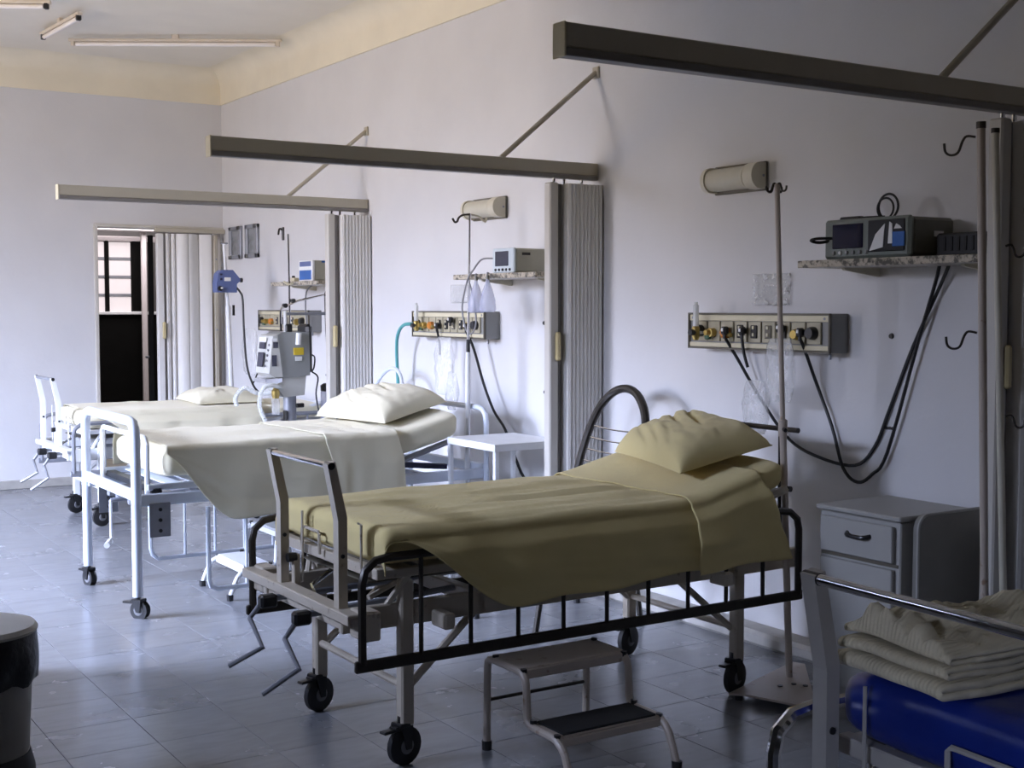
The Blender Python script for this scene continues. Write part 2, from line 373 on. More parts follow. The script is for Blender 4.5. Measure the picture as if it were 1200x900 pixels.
struct('wall_near', box(((XL+XW)/2, YN-.1, ZC/2), (XW-XL+.4, 0.2, ZC)), 'bounce_cut')
struct('shade_partition', box(((XL+PX)/2, 5.35, ZC/2), (PX-XL, 0.15, ZC)), 'bounce_cut')  # unseen wall stub added to block window light from the near bay
struct('shade_header', box(((XL+1.08)/2, 6.0, (1.95+ZC)/2), (1.08-XL, 0.15, ZC-1.95)), 'bounce_cut')  # unseen dropped wall added to shade the upper near wall
for k, (x, y0, y1, z0, z1) in enumerate([(XL-.06, WY0, WY1, WZ0, WZ1)]+[(XN-.05,)+q for q in FILL_WINDOWS]):  # first frame is the big window, the rest are added for fill light
    wf = MB()
    for y in (y0+.02, y1-.02)+(((y0+y1)/2,) if y1-y0 > 1 else ()): wf.box((x, y, (z0+z1)/2), (0.05, 0.05, z1-z0), .005)
    for z in (z0+.025, z1-.025): wf.box((x, (y0+y1)/2, z), (0.045, y1-y0, 0.05), .005)
    struct('window_%d' % (k+1), wf, 'white_paint')
RC = .15                                       # cornice: flat band that coves into the ceiling
def cove(edge, sgn):
    p = [(edge, 3.16), (edge+sgn*.014, 3.16), (edge+sgn*.014, ZC-RC)]
    p += [(edge+sgn*(.014+RC-RC*math.cos(PI/2*k/8)), ZC-RC+RC*math.sin(PI/2*k/8)) for k in range(1, 9)]
    return p+[(edge, ZC)]
struct('trim_1', MB().prism(cove(YF, -1), 'yz', XL, XW), 'cornice')
struct('trim_2', MB().prism(cove(XW, -1), 'xz', YN, YF), 'cornice')
struct('baseboard_right', box((XW-.065, (YN+YF)/2, 0.0325), (0.13, YF-YN-.03, 0.065), .015), 'base')
struct('baseboard_far', box(((XL+DX0)/2-.03, YF-.01, 0.035), (DX0-XL-.06, 0.02, 0.07), .005), 'base')
# door opening: slim frame, corridor beyond with its own dark door and bright louvred window
df = MB(); df.box((DX0-.012, YF-.006, DZ/2), (0.03, 0.03, DZ), .004); df.box(((DX0+DX1)/2, YF-.006, DZ+.01), (DX1-DX0+.05, 0.03, 0.025), .004)
struct('door_1', df, 'post')
CY = 13.0
cw = MB(); cw.box((3.4, CY+.1, 1.3), (3.2, 0.2, 2.6)); cw.box((1.85, (YF+CY)/2+.1, 1.3), (0.1, CY-YF-.2, 2.6)); cw.box((5.0, (YF+CY)/2+.1, 1.3), (0.1, CY-YF-.2, 2.6))
cw.box((4.5, YF+.25, 1.3), (1.1, 0.1, 2.6))
struct('wall_corridor', cw, 'corridor')
struct('floor_corridor', box((3.4, (YF+.2+CY)/2, -.03), (3.2, CY-YF-.2, 0.06)), 'base')
struct('ceiling_corridor', box((3.4, (YF+.2+CY)/2, 2.63), (3.2, CY-YF-.2, 0.06)), 'corr_beam')
d2 = thing('door_2', 'dark', 'door', (3.62, 12.6, 0)); del d2['label']; del d2['category']; d2['kind'] = 'structure'
box((3.62, 12.62, 0.69), (0.72, 0.05, 1.36), .006).build('lower_panel', 'dark_wood', d2)
for x, wd in ((3.29, .06), (3.475, .035), (3.76, .10)): box((x, 12.62, 1.72), (wd, 0.06, 0.72), .006).build('stile', 'dark_wood', d2)
for x in (3.38, 3.60):
    for z in (1.47, 1.645, 1.82, 1.995):
        wd = .15 if x < 3.5 else .215
        box((x, 12.63, z), (wd, 0.02, 0.145), .004).build('pane', 'pane', d2)
        box((x, 12.625, z-.087), (wd, 0.03, 0.03), .004).build('louvre_bar', 'grey_metal', d2)
box((3.62, 12.6, 1.385), (0.72, 0.07, 0.03), .005).build('sill', 'white_paint', d2)
box((3.62, 12.62, 2.10), (0.72, 0.05, 0.05), .005).build('head_rail', 'corr_beam', d2)
struct('trim_3', box((3.4, 12.45, 2.2), (1.3, 0.08, 0.07), .01, Ry(0)), 'corr_beam')
struct('trim_4', box((3.80, 12.5, 1.3), (0.05, 0.05, 2.55), .01), 'corr_beam')
dl = thing('door_3', 'x', 'door', (3.42, YF+.35, 0)); del dl['label']; del dl['category']; dl['kind'] = 'structure'
box((3.485, YF+.52, 1.03), (0.045, 0.60, 2.05), .006, Rz(-.30)).build('door_leaf', 'dark_wood', dl)
MB().cyl((3.545, YF+.72, 1.0), (3.50, YF+.735, 1.0), .012).tube([(3.50, YF+.735, 1.0), (3.47, YF+.63, 1.0)], .01).build('door_handle', 'grey_metal', dl)

# ================================================================== FOLDING PARTITIONS (header rail, strut, stacked slats)
def folding_screen(Y, label):
    t = thing('folding_screen', label, 'partition', (XW-.15, Y, 0), 0, 'folding bay partitions')
    box((2.93, Y, 2.140), (2.03, 0.052, 0.062), .003).build('header_rail', 'rail', t)
    MB().box((2.93, Y-.006, 2.097), (2.028, 0.046, 0.022), .003).build('track_lip', 'rail_lip', t)
    box((1.913, Y, 2.128), (0.006, 0.056, 0.09), .002).build('end_cap', 'panel', t)
    tube([(3.38, Y, 2.17), (XW-.01, Y, 2.63)], .013, 8).build('strut', 'rail', t)
    box((XW-.006, Y, 2.63), (0.012, 0.05, 0.06), .003).build('wall_bracket', 'rail', t)
    box((3.672, Y-.005, 1.035), (0.052, 0.055, 2.06), .006).build('lead_post', 'post', t)
    box((3.716, Y, 1.035), (0.030, 0.02, 2.05), .003).build('hinge_strip', 'rail_lip', t)
    hb = MB().box((3.690, Y-.040, 1.25), (0.030, 0.022, 0.145), .008); hb.build('handle', 'handle', t)
    n = 9; x0 = 3.735; x1 = XW-.006
    for i in range(n):
        xa = x0+(x1-x0)*i/n; xb = x0+(x1-x0)*(i+1)/n; xm = (xa+xb)/2
        MB().prism([(xa, Y-.062), (xm, Y-.068), (xb-.002, Y-.062), (xb-.002, Y+.062), (xm, Y+.068), (xa, Y+.062)], 'xy', 0.012, 2.06).build('slat', 'pvc', t, flat=True)
    for x in (3.69, 3.75, 3.86): MB().cyl((x, Y, 2.05), (x, Y, 2.09), .008, 8).build('carrier', 'chrome', t)
    return t
sc3 = folding_screen(R3, 'folding beige partition at the right edge, nearest the camera, in deep shade')
dup(sc3, (0, R2-R3, 0), 'folding beige partition in the middle, between shaded bed and white-lit bed')
dup(sc3, (0, R1-R3, 0), 'folding beige partition with pale header rail, farthest, beside the ventilator')
# the door's own accordion partition in the far wall
t = thing('accordion_door', 'pale accordion door drawn half across the far doorway', 'partition', (3.65, YF-.05, 0))
box((3.65, YF-.045, 2.085), (0.60, 0.05, 0.035), .004).build('header_rail', 'rail', t)
box((3.385, YF-.05, 1.03), (0.055, 0.05, 2.05), .006).build('lead_post', 'pvc', t)
box((3.405, YF-.085, 1.25), (0.028, 0.02, 0.14), .007).build('handle', 'handle', t)
box((3.425, YF-.045, 1.03), (0.016, 0.02, 2.05), .003).build('hinge_strip', 'rail_lip', t)
x = 3.435
for i, wd in enumerate((0.045, 0.04, 0.10, 0.10, 0.10)):
    dy = .028 if i % 2 else -.012
    def fn(u, v, x=x, wd=wd, i=i):
        a = v*2*PI; px = x+wd/2+wd/2*math.cos(a); py = YF-.05+(.026 if wd < .05 else .018)*math.sin(a)+(0.022*math.sin((px-3.43)*26))
        return Vector((px, py, 0.012+u*2.045))
    MB().grid(fn, 2, 14, True).build('slat', 'pvc', t)
    x += wd+.002
box((3.865, YF-.05, 1.03), (0.035, 0.05, 2.05), .006).build('end_post', 'rail', t)
for z in (0.5, 1.25, 1.85): MB().cyl((3.865, YF-.074, z), (3.865, YF-.080, z), .008, 8).build('screw', 'grey_metal', t)

# ================================================================== CEILING LIGHTS
def tube_light(a, b, label):
    a, b = Vector(a), Vector(b); d = (b-a).normalized(); sd = Vector((-d.y, d.x, 0))
    t = thing('fluorescent_light', label, 'ceiling light', ((a+b)/2+Vector((0, 0, -.1))), 0, 'bare fluorescent lights')
    ang = math.atan2(d.y, d.x); mid = (a+b)/2; L = (b-a).length
    box(mid+Vector((0, 0, .0)), (L, 0.035, 0.022), .004, Rz(ang)).build('batten', 'batten', t)
    for p in (a+d*.03, b-d*.03): box(p+Vector((0, 0, -.022)), (0.03, 0.034, 0.045), .006, Rz(ang)).build('lamp_holder', 'batten' if p.x > 2.4 else 'black', t)
    MB().cyl(a+d*.05+Vector((0, 0, -.028)), b-d*.05+Vector((0, 0, -.028)), .015, 12).build('tube', 'fluor', t)
    box(mid+Vector((0, 0, .0255)), (0.05, 0.03, .031), .003, Rz(ang)).build('mount', 'batten', t)
tube_light((2.475, 9.87, 3.40), (3.80, 9.05, 3.40), 'long bare fluorescent tube light running toward the far right ceiling corner')
tube_light((2.26, 9.76, 3.40), (2.315, 8.93, 3.40), 'short-looking fluorescent tube light seen end-on with black cap')
tube_light((0.9, 9.39, 3.40), (2.08, 8.72, 3.40), 'fluorescent tube light cut off by the top left corner')

# ================================================================== WALL FIXTURES
def gas_panel(y0, y1, label):                 # y1 = far (left in view) end
    t = thing('gas_outlet_panel', label, 'wall panel', (XW, (y0+y1)/2, 1.26), 0, 'bedside gas and power panels')
    d = .10; xf = XW-d; ym = (y0+y1)/2; W = y1-y0
    box((XW-d/2+.002, ym, 1.342), (d-.004, W, 0.158), .003).build('case', 'panel_side', t)
    fr = MB()
    for z in (1.266, 1.418): fr.box((xf-.002, ym, z), (0.012, W, 0.008), .001)
    for y in (y0+.004, y1-.004): fr.box((xf-.002, y, 1.342), (0.012, 0.008, 0.155), .001)
    fr.build('frame', 'panel_edge', t)
    box((xf, ym, 1.400), (0.008, W-.018, 0.026), .002).build('top_strip', 'panel', t)
    box((xf, ym, 1.281), (0.008, W-.018, 0.020), .002).build('bottom_strip', 'panel', t)
    n = 9
    for i in range(n):
        y = y1-.045-(W-.09)*(i+.5)/n
        pl = box((xf-.001, y, 1.341), (0.010, (W-.1)/n-.008, 0.088), .002).build('outlet_plate', 'plate', t)
        k = i % 9
        if k in (0, 8): MB().lathe([(.0, -.03), (.022, -.03), (.027, -.012), (.027, .0)], (xf-.006, y, 1.342), 'x', 16).build('valve', 'black', pl)
        elif k == 1:
            MB().lathe([(.0, -.05), (.012, -.05), (.014, -.03), (.020, -.028), (.020, 0)], (xf-.006, y, 1.335), 'x', 14).build('valve', 'brass', pl)
            MB().box((xf-.03, y+.012, 1.320), (0.02, 0.03, 0.03), .004).build('connector', 'green', pl)
        elif k == 2:
            MB().lathe([(.0, -.03), (.015, -.03), (.026, -.02), (.026, 0)], (xf-.006, y, 1.335), 'x', 6).build('valve', 'orange', pl)
            MB().cyl((xf-.02, y, 1.335), (xf-.02, y-.04, 1.325), .010, 8).build('spindle', 'brass', pl)
        elif k == 7: MB().lathe([(.0, -.03), (.018, -.03), (.024, -.015), (.024, 0)], (xf-.006, y, 1.335), 'x', 12).build('valve', 'brass', pl)
        else:
            MB().box((xf-.008, y, 1.342), (0.008, 0.040, 0.056), .003).build('socket', 'black' if k != 5 else 'panel_edge', pl)
            MB().box((xf-.013, y, 1.36), (0.006, 0.012, 0.014), .001).box((xf-.013, y, 1.33), (0.006, 0.012, 0.014), .001).build('contact', 'panel', pl)
    for y in (y0+.03, y1-.03): MB().cyl((xf-.003, y, 1.40), (xf-.006, y, 1.40), .006, 8).build('screw', 'grey_metal', t)
    MB().cyl((XW-.05, y0+.05, 1.262), (XW-.05, y0+.05, 1.235), .006, 8).build('pipe_stub', 'grey_metal', t)
    return t
gas_panel(3.655, 4.515, 'ivory gas outlet panel in shade behind the nearest pillow')
gas_panel(6.284, 7.147, 'ivory gas outlet panel with teal hose, over the middle bed')
gas_panel(8.73, 9.70, 'ivory gas outlet panel behind the grey ventilator')
def flowmeter(y, label):
    t = thing('flowmeter', label, 'flowmeter', (XW-.13, y, 1.29))
    MB().lathe([(.013, 1.36), (.013, 1.455), (.008, 1.458), (.008, 1.47), (0.0, 1.47)], (XW-.155, y, 0), 'z', 12).build('glass_tube', 'hose', t)
    MB().lathe([(.0, 1.30), (.011, 1.30), (.018, 1.315), (.018, 1.355), (.014, 1.362)], (XW-.155, y, 0), 'z', 12).build('valve_body', 'brass', t)
    MB().cyl((XW-.112, y, 1.335), (XW-.15, y, 1.335), .008, 8).build('stem', 'chrome', t)
    MB().cyl((XW-.165, y, 1.335), (XW-.19, y, 1.335), .014, 10).build('knob', 'black', t)
flowmeter(4.405, 'clear upright flowmeter on the near panel in shade')
flowmeter(7.0, 'small clear flowmeter on the middle bed panel')

def shelf(R, label):
    t = thing('wall_shelf', label, 'shelf', (XW, R+.47, 1.6), 0, 'speckled stone wall shelves')
    box((XW-.15, R+.475, 1.612), (0.30, 0.83, 0.028), .003).build('slab', 'marble', t)
    for y in (R+.2, R+.75): MB().prism([(XW, 1.598), (XW-.2, 1.598), (XW-.19, 1.588), (XW, 1.565)], 'xz', y-.008, y+.008).build('bracket', 'lamp_case', t, flat=True)
    return t
sh3 = shelf(R3, 'speckled stone shelf holding the dark monitor in the shaded bay')
dup(sh3, (0, R2-R3+.05, 0), 'speckled stone shelf with hanging masks over the middle bay')
dup(sh3, (0, R1-R3+.1, 0), 'speckled stone shelf with blue-faced unit in the far bay')

def reading_lamp(y0, y1, label, holes=True):
    t = thing('reading_lamp', label, 'lamp', (XW, (y0+y1)/2, 1.95), 0, 'wall reading lamps')
    ym = (y0+y1)/2; z = 2.01
    box((XW-.008, ym, z), (0.016, y1-y0-.005, 0.125), .003).build('back_plate', 'panel_edge', t)
    def half(r, ya, yb, n=14):
        m = MB(); p = [(XW-.016, z+r)]+[(XW-.05-r*.9*math.sin(PI*k/n), z+r*math.cos(PI*k/n)) for k in range(n+1)]+[(XW-.016, z-r)]
        return m.prism(p, 'xz', ya, yb)
    half(.048, y0+.06, y1-.02).build('diffuser', 'lens', t)
    half(.056, y0, y0+.06).build('end_housing', 'lamp_case', t)
    half(.056, y1-.022, y1).build('end_ring', 'lamp_case', t)
    half(.052, y0+.068, y0+.076).build('rib', 'lamp_case', t)
    MB().cyl((XW-.03, y0-.003, z), (XW-.03, y0+.001, z), .006, 8).build('screw', 'grey_metal', t)
reading_lamp(4.12, 4.45, 'half-round wall reading lamp high in the shaded bay')
reading_lamp(6.20, 6.56, 'half-round wall reading lamp behind the thin hooked pole')

for (y0, y1, nm) in ((10.285, 10.555, 'left grey-framed dark wall panel next to the far corner'), (9.915, 10.185, 'right grey-framed dark wall panel, second from the far corner')):
    t = thing('wall_vent', nm, 'wall panel', (XW, (y0+y1)/2, 1.845), 0, 'framed dark wall panels'); ym = (y0+y1)/2
    fr = MB()
    for z in (1.862, 2.098): fr.box((XW-.012, ym, z), (0.024, y1-y0, 0.034), .003)
    for y in (y0+.025, y1-.025): fr.box((XW-.012, y, 1.98), (0.024, 0.05, 0.27), .003)
    fr.build('frame', 'grey_metal', t)
    box((XW-.006, ym, 1.98), (0.008, y1-y0-.06, 0.22)).build('pane', 'vent_pane', t)
    box((XW-.027, y0+.04, 2.100), (0.010, 0.06, 0.03), .004).build('clip', 'black', t); box((XW-.027, y1-.04, 1.862), (0.010, 0.06, 0.03), .004).build('clip', 'black', t)
t = thing('wall_hook', 'small black wall bracket above the far shelf', 'hook', (XW, 9.45, 1.96))
box((XW-.006, 9.42, 2.01), (0.012, 0.03, 0.10), .003).build('plate', 'black', t)
MB().tube([(XW-.012, 9.42, 2.04), (XW-.035, 9.42, 2.045), (XW-.045, 9.42, 2.0)], .008, 8, 4).build('peg', 'black', t)
for (y, z, lb) in ((3.433, 1.335, 'dark screw anchor in the wall right of the shaded gas panel'), (3.45, .977, 'leftmost of three tiny wall anchors above the nightstand'), (3.434, .977, 'middle one of three tiny wall anchors above the nightstand'), (3.418, .977, 'rightmost of three tiny wall anchors above the nightstand'), (5.83, 1.36, 'upper dark wall anchor left of the middle partition'), (5.82, .985, 'lower dark wall anchor left of the middle partition')):
    tag(MB().lathe([(.0, -.008), (.006 if z < .98 and y < 5 else .009, -.008), (.007 if z < .98 and y < 5 else .012, 0)], (XW, y, z), 'x', 10).build('wall_anchor', 'black'), lb, 'screw anchor', 'screw anchors in the wall')

# ================================================================== MONITORS ON THE SHELVES
def loop(c, r, n=10): return [c+Vector((0, r*math.cos(2*PI*k/n), r*math.sin(2*PI*k/n))) for k in range(n)]
zs = 1.6262
t = thing('patient_monitor', 'dark patient monitor with coiled lead on the shaded shelf', 'monitor', (3.80, 3.325, zs))
box((3.815, 3.325, zs+.075), (0.225, 0.40, 0.14), .012).build('case', 'mon_dark', t)
fz = box((3.692, 3.325, zs+.075), (0.03, 0.41, 0.148), .010).build('front_bezel', 'bezel', t)
box((3.676, 3.41, zs+.085), (0.006, 0.15, 0.092), .003).build('screen', 'screen', t)
box((3.676, 3.225, zs+.080), (0.007, 0.17, 0.115), .003).build('dark_window', 'black', t)
box((3.671, 3.165, zs+.065), (0.004, 0.055, 0.052), .001).build('blue_display', 'blue_panel', t)
MB().prism([(3.298, zs+.026), (3.235, zs+.038), (3.228, zs+.122), (3.27, zs+.085)], 'yz', 3.669, 3.672).build('painted_glare', 'white_label', t, flat=True)  # white shapes standing in for reflections on the dark window
MB().prism([(3.212, zs+.05), (3.192, zs+.05), (3.194, zs+.12), (3.206, zs+.128)], 'yz', 3.669, 3.672).build('painted_glare', 'white_label', t, flat=True)
MB().prism([(3.185, zs+.102), (3.15, zs+.102), (3.16, zs+.112), (3.175, zs+.12)], 'yz', 3.669, 3.672).build('painted_glare', 'white_label', t, flat=True)
for i in range(6): MB().lathe([(.0, -.008), (.006, -.008), (.008, 0)], (3.677, 3.475-.032*i, zs+.024), 'x', 10).build('button', 'panel_side' if i != 1 else 'white_label', t)
for dx in (3.72, 3.90):
    for y in (3.16, 3.49): MB().lathe([(.012, 0), (.012, .008)], (dx, y, zs-.0), 'z', 8).build('foot', 'rubber', t)
MB().tube([(3.70, 3.475, zs+.08), (3.64, 3.52, zs+.08), (3.63, 3.55, zs+.073), (3.66, 3.535, zs+.066), (3.69, 3.49, zs+.074)], .006, 6, 4).build('side_lead', 'cable', t)
box((3.83, 3.118, zs+.085), (0.05, 0.003, 0.02)).build('side_badge', 'white_label', t)
t = thing('sensor_lead', 'coiled sensor lead lying on top of the dark monitor', 'cable', (3.80, 3.30, zs+.145))
MB().tube(loop(Vector((3.77, 3.30, zs+.192)), .046, 12), .0045, 6, 3, True).tube(loop(Vector((3.76, 3.305, zs+.185)), .038, 12), .004, 6, 3, True).build('coil', 'cable', t)
MB().tube([(3.75, 3.30, zs+.153), (3.73, 3.38, zs+.153), (3.72, 3.46, zs+.151)], .006, 6, 4).build('lead', 'cable', t)
box((3.72, 3.43, zs+.153), (0.03, 0.10, 0.014), .005).build('connector', 'black', t)
t = thing('power_supply', 'black power unit on the shaded shelf behind the poles', 'power unit', (3.86, 3.0, zs))
box((3.86, 3.005, zs+.042), (0.14, 0.19, 0.084), .008).build('case', 'black', t)
for k in range(5): box((3.788, 2.94+.03*k, zs+.045), (0.004, 0.012, 0.05), .001).build('vent_slot', 'rubber', t)

t = thing('patient_monitor', 'ivory patient monitor with small dark screen on the middle shelf', 'monitor', (3.78, 5.82, zs))
box((3.80, 5.82, zs+.066), (0.21, 0.205, 0.126), .008).build('case', 'mon_case', t)
box((3.69, 5.82, zs+.066), (0.02, 0.212, 0.132), .006).build('front_bezel', 'bezel_light', t)
box((3.679, 5.83, zs+.076), (0.004, 0.13, 0.078), .002).build('screen', 'screen', t)
for i in range(5): MB().lathe([(.0, -.006), (.006, -.006), (.008, 0)], (3.680, 5.75+.035*i, zs+.018), 'x', 8).build('button', 'black', t)
box((3.76, 5.716, zs+.10), (0.05, 0.003, 0.014)).build('side_badge', 'black', t)
for dx in (3.72, 3.88):
    for y in (5.74, 5.90): MB().lathe([(.012, 0), (.012, .006)], (dx, y, zs-.001), 'z', 8).build('foot', 'rubber', t)
tag(tube([(3.68, 5.92, zs+.08), (3.64, 5.97, zs+.075), (3.635, 6.05, zs+.02), (3.63, 6.10, zs-.03), (3.63, 6.16, 1.45), (3.64, 6.14, 1.33), (3.64, 6.08, 1.30), (3.64, 6.03, 1.36), (3.64, 6.05, 1.48), (3.638, 6.10, 1.585)], .005, 6, 5).build('sensor_lead', 'grey_cable'), 'grey sensor lead looping below the middle shelf monitor', 'cable')

t = thing('infusion_monitor', 'boxy unit with blue front on the farthest shelf', 'monitor', (3.78, 8.38, zs))
box((3.80, 8.385, zs+.072), (0.21, 0.225, 0.138), .006).build('case', 'mon_case', t)
box((3.688, 8.385, zs+.072), (0.02, 0.23, 0.144), .004).build('front_panel', 'white_label', t)
box((3.677, 8.385, zs+.042), (0.004, 0.20, 0.066), .002).build('lower_display', 'blue_panel', t)
box((3.677, 8.385, zs+.118), (0.004, 0.19, 0.034), .002).build('upper_display', 'pump', t)
box((3.80, 8.271, zs+.132), (0.10, 0.003, 0.012)).build('side_stripe', 'blue_panel', t)
t = thing('adapter_box', 'tiny black-capped adapter lying on the farthest shelf', 'adapter', (3.70, 8.62, zs))
box((3.70, 8.62, zs+.014), (0.05, 0.07, 0.026), .005).build('case', 'panel', t); MB().cyl((3.68, 8.60, zs+.026), (3.68, 8.60, zs+.04), .012, 8).build('cap', 'black', t)

# ================================================================== CABLES, HOSES, BAGS ON THE WALL
def plug(y, z, label, cord=None, xf=XW-.115):
    t = thing('power_plug', label, 'plug', (xf-.02, y, z-.02))
    box((xf-.018, y, z), (0.03, 0.034, 0.036), .008).build('plug_body', 'black', t)
    MB().cyl((xf-.02, y, z-.018), (xf-.02, y, z-.035), .007, 8).build('strain_relief', 'black', t)
    box((xf-.0345, y, z+.004), (0.003, 0.012, 0.014), .001).build('plug_mark', 'white_label', t)
    if cord: cord.build('cord', 'cable', t)
CB = [(3.87, 3.10, 1.625), (3.90, 3.17, 1.598), (3.92, 3.277, 1.319), (3.93, 3.424, .885), (3.93, 3.50, .79), (3.93, 3.572, .751), (3.93, 3.65, .80), (3.93, 3.713, .962), (3.92, 3.80, 1.15), (3.86, 3.80, 1.27), (3.82, 3.79, 1.32)]
cordB = tube([(3.80, 3.10, 1.63), (3.80, 3.13, 1.612)]+[Vector(p) for p in CB][1:], .007, 7, 5)
CD = [(3.82, 3.07, 1.632), (3.91, 3.14, 1.59), (3.945, 3.32, 1.30), (3.945, 3.43, 1.05), (3.945, 3.50, .90), (3.945, 3.60, .815), (3.93, 3.78, .83), (3.93, 3.952, .889), (3.92, 4.109, 1.042), (3.88, 4.22, 1.22), (3.826, 4.24, 1.31)]
cordD = tube(CD, .007, 7, 5)
cordS = tube([(3.82, 4.13, 1.31), (3.83, 4.128, 1.25), (3.845, 4.12, 1.19)], .007, 7, 4)
plug(4.24, 1.345, 'black plug of the shallow-sagging cord, left sockets of the shaded panel', cordD); plug(4.13, 1.345, 'black plug with the short hanging cord end, shaded panel', cordS)
plug(3.79, 1.345, 'black plug of the deepest-sagging cord, right end of the shaded panel', cordB); plug(3.905, 1.36, 'black and white plug just right of the hooked pole')
tag(tube([(3.845, 7.10, 1.34), (3.80, 7.16, 1.335), (3.80, 7.24, 1.28), (3.82, 7.30, 1.175), (3.84, 7.323, .957), (3.84, 7.33, .75), (3.84, 7.3, .5)], .011, 8, 6).build('oxygen_hose', 'teal'), 'teal hose arching left out of the middle panel down behind pillow', 'hose')
cordM = (tube([(3.82, 6.44, 1.31), (3.85, 6.40, 1.2), (3.86, 6.311, 1.008), (3.86, 6.20, .86), (3.86, 6.083, .766), (3.86, 5.98, .62), (3.86, 5.86, .50), (3.87, 5.62, .46)], .008, 7, 5))
plug(6.44, 1.335, 'black plug whose cord curves down to the white side table', cordM); plug(6.62, 1.37, 'black and white plug at centre of middle panel')
plug(6.78, 1.335, 'black plug with short hanging cord end, middle panel', tube([(3.82, 6.78, 1.31), (3.84, 6.785, 1.23), (3.845, 6.79, 1.16)], .007, 7, 4))
tag(tube([(3.57, 9.45, 1.60), (3.59, 9.41, 1.56), (3.60, 9.38, 1.5), (3.60, 9.36, 1.25), (3.62, 9.36, 1.0), (3.66, 9.35, .86), (3.70, 9.34, .80)], .008, 7, 5).build('pump_cord', 'cable'), 'dark cord hanging from the blue pump in the far bay', 'cable')
tag(tube([(3.66, 9.35, .86), (3.70, 9.27, 1.0), (3.73, 9.2, 1.03)], .006, 6, 4).build('cord_stub', 'cable'), 'short dark cord fork beside the far white pillow', 'cable')
tag(tube([(3.80, 8.55, 1.60), (3.76, 8.56, 1.55), (3.74, 8.53, 1.42), (3.74, 8.50, 1.25)], .006, 6, 4).build('unit_lead', 'grey_cable'), 'grey lead hanging from the farthest shelf to the ventilator', 'cable')
def bag(name, c, wy, hz, dep, label, m='film', rot=0.0, seed=0, parent=None):
    def fn(u, v):
        a = v*2*PI; z = (u-.5)*hz; w = wy/2*(1-.25*abs(2*u-1)**3)*(0.75+.25*u if rot else 1)
        k = math.sin(PI*min(1, max(0, u)))**.5
        p = Vector((dep/2*math.sin(a)*k+.012*nz(u*5, math.cos(a)*2, seed), w*math.cos(a)+.012*nz(u*6, v*4, seed+3), z))
        return Vector(c)+p
    o = MB().grid(fn, 14, 16, True).build(name, m, angle=1.5); tag(o, label, 'plastic bag'); return o
o = MB().grid(lambda u, v: Vector((XW-.012-.010*abs(nz(u*9, v*7, 2))-.006*nz(u*22, v*18, 5), 4.195-.225*u, 1.455+.135*v+.006*nz(u*5, 1, 1))), 22, 16).build('plastic_sleeve', 'crinkle', solid=.001)
tag(o, 'crinkled clear plastic sleeve taped on wall above the shaded panel', 'plastic sleeve')
tag(MB().grid(lambda u, v: Vector((XW-.010-.010*abs(nz(u*9, v*7, 12)), 6.83-.20*u, 1.47+.11*v)), 12, 8).build('plastic_sleeve', 'film', solid=.001), 'faint clear plastic sleeve taped above the middle panel', 'plastic sleeve')
bag('drip_bag', (3.78, 3.86, 1.19), .16, .26, .07, 'limp clear plastic bag hanging beside the hooked pole, upper', seed=1)
bag('drip_bag', (3.78, 4.00, 1.03), .15, .22, .06, 'limp clear plastic bag near the shaded pillow, lower', seed=4)
bag('drip_bag', (3.78, 6.62, 1.10), .20, .34, .08, 'limp clear plastic bag hanging under the middle panel', seed=7)
bag('drip_bag', (3.76, 6.50, .96), .12, .22, .06, 'small clear plastic bag low beside the thin pole', seed=9)
bag('drip_bag', (3.72, 9.55, 1.10), .26, .36, .08, 'hazy clear plastic bag left of the ventilator', seed=11)
def mask(c, label):
    t = thing('oxygen_mask', label, 'mask', c, 0, 'masks hanging under the middle shelf')
    MB().lathe([(.008, .0), (.013, -.02), (.028, -.06), (.042, -.11), (.046, -.16), (.040, -.175)], c, 'z', 14).build('mask_shell', 'mask', t)
    MB().cyl(Vector(c)+Vector((0, 0, .0)), Vector(c)+Vector((0, 0, .02)), .010, 8).build('connector', 'mon_dark', t)
    MB().tube([Vector(c)+Vector((0, 0, .02)), Vector(c)+Vector((.0, .004, .035)), Vector(c)+Vector((0.012, .004, .03))], .004, 6, 3).build('hook_cord', 'grey_cable', t)
mask((3.635, 6.02, 1.590), 'bluish clear oxygen mask hanging left under the middle shelf'); mask((3.635, 5.90, 1.595), 'bluish clear oxygen mask hanging right under the middle shelf')

# ================================================================== POLES
def hook(p, d, s=1.0):
    p = Vector(p); d = Vector(d)
    return MB().tube([p, p+d*.03*s+Vector((0, 0, .004)), p+d*.045*s+Vector((0, 0, -.012*s)), p+d*.06*s+Vector((0, 0, -.05*s)), p+d*.085*s+Vector((0, 0, -.058*s)), p+d*.105*s+Vector((0, 0, -.045*s)), p+d*.11*s+Vector((0, 0, -.015*s))], .004, 6, 4)
b0 = Vector((3.54, 3.545, 0)); tp = Vector((3.445, 3.545, 1.905))
t = thing('drip_stand', 'leaning taupe drip stand on triangular plate beside the shaded bed', 'pole', b0)
MB().prism([(3.20, 3.51), (3.24, 3.47), (3.32, 3.25), (3.38, 3.25), (3.72, 3.64), (3.70, 3.69)], 'xy', 0.025, 0.033).build('base_plate', 'pole_paint', t, flat=True)
for (x, y) in ((3.25, 3.51), (3.345, 3.29), (3.68, 3.64)): MB().lathe([(.014, 0), (.014, .025)], (x, y, 0), 'z', 10).build('foot', 'rubber', t)
for (x, y) in ((3.42, 3.47), (3.48, 3.46), (3.50, 3.42)): MB().lathe([(.010, .033), (.010, .037)], (x, y, 0), 'z', 8).build('bolt', 'black', t)
MB().tube([b0+Vector((0, 0, .033)), b0.lerp(tp, .52)], .0135, 10).build('lower_tube', 'pole_paint', t)
MB().tube([b0.lerp(tp, .52), tp], .010, 10).build('upper_tube', 'pole_paint', t)
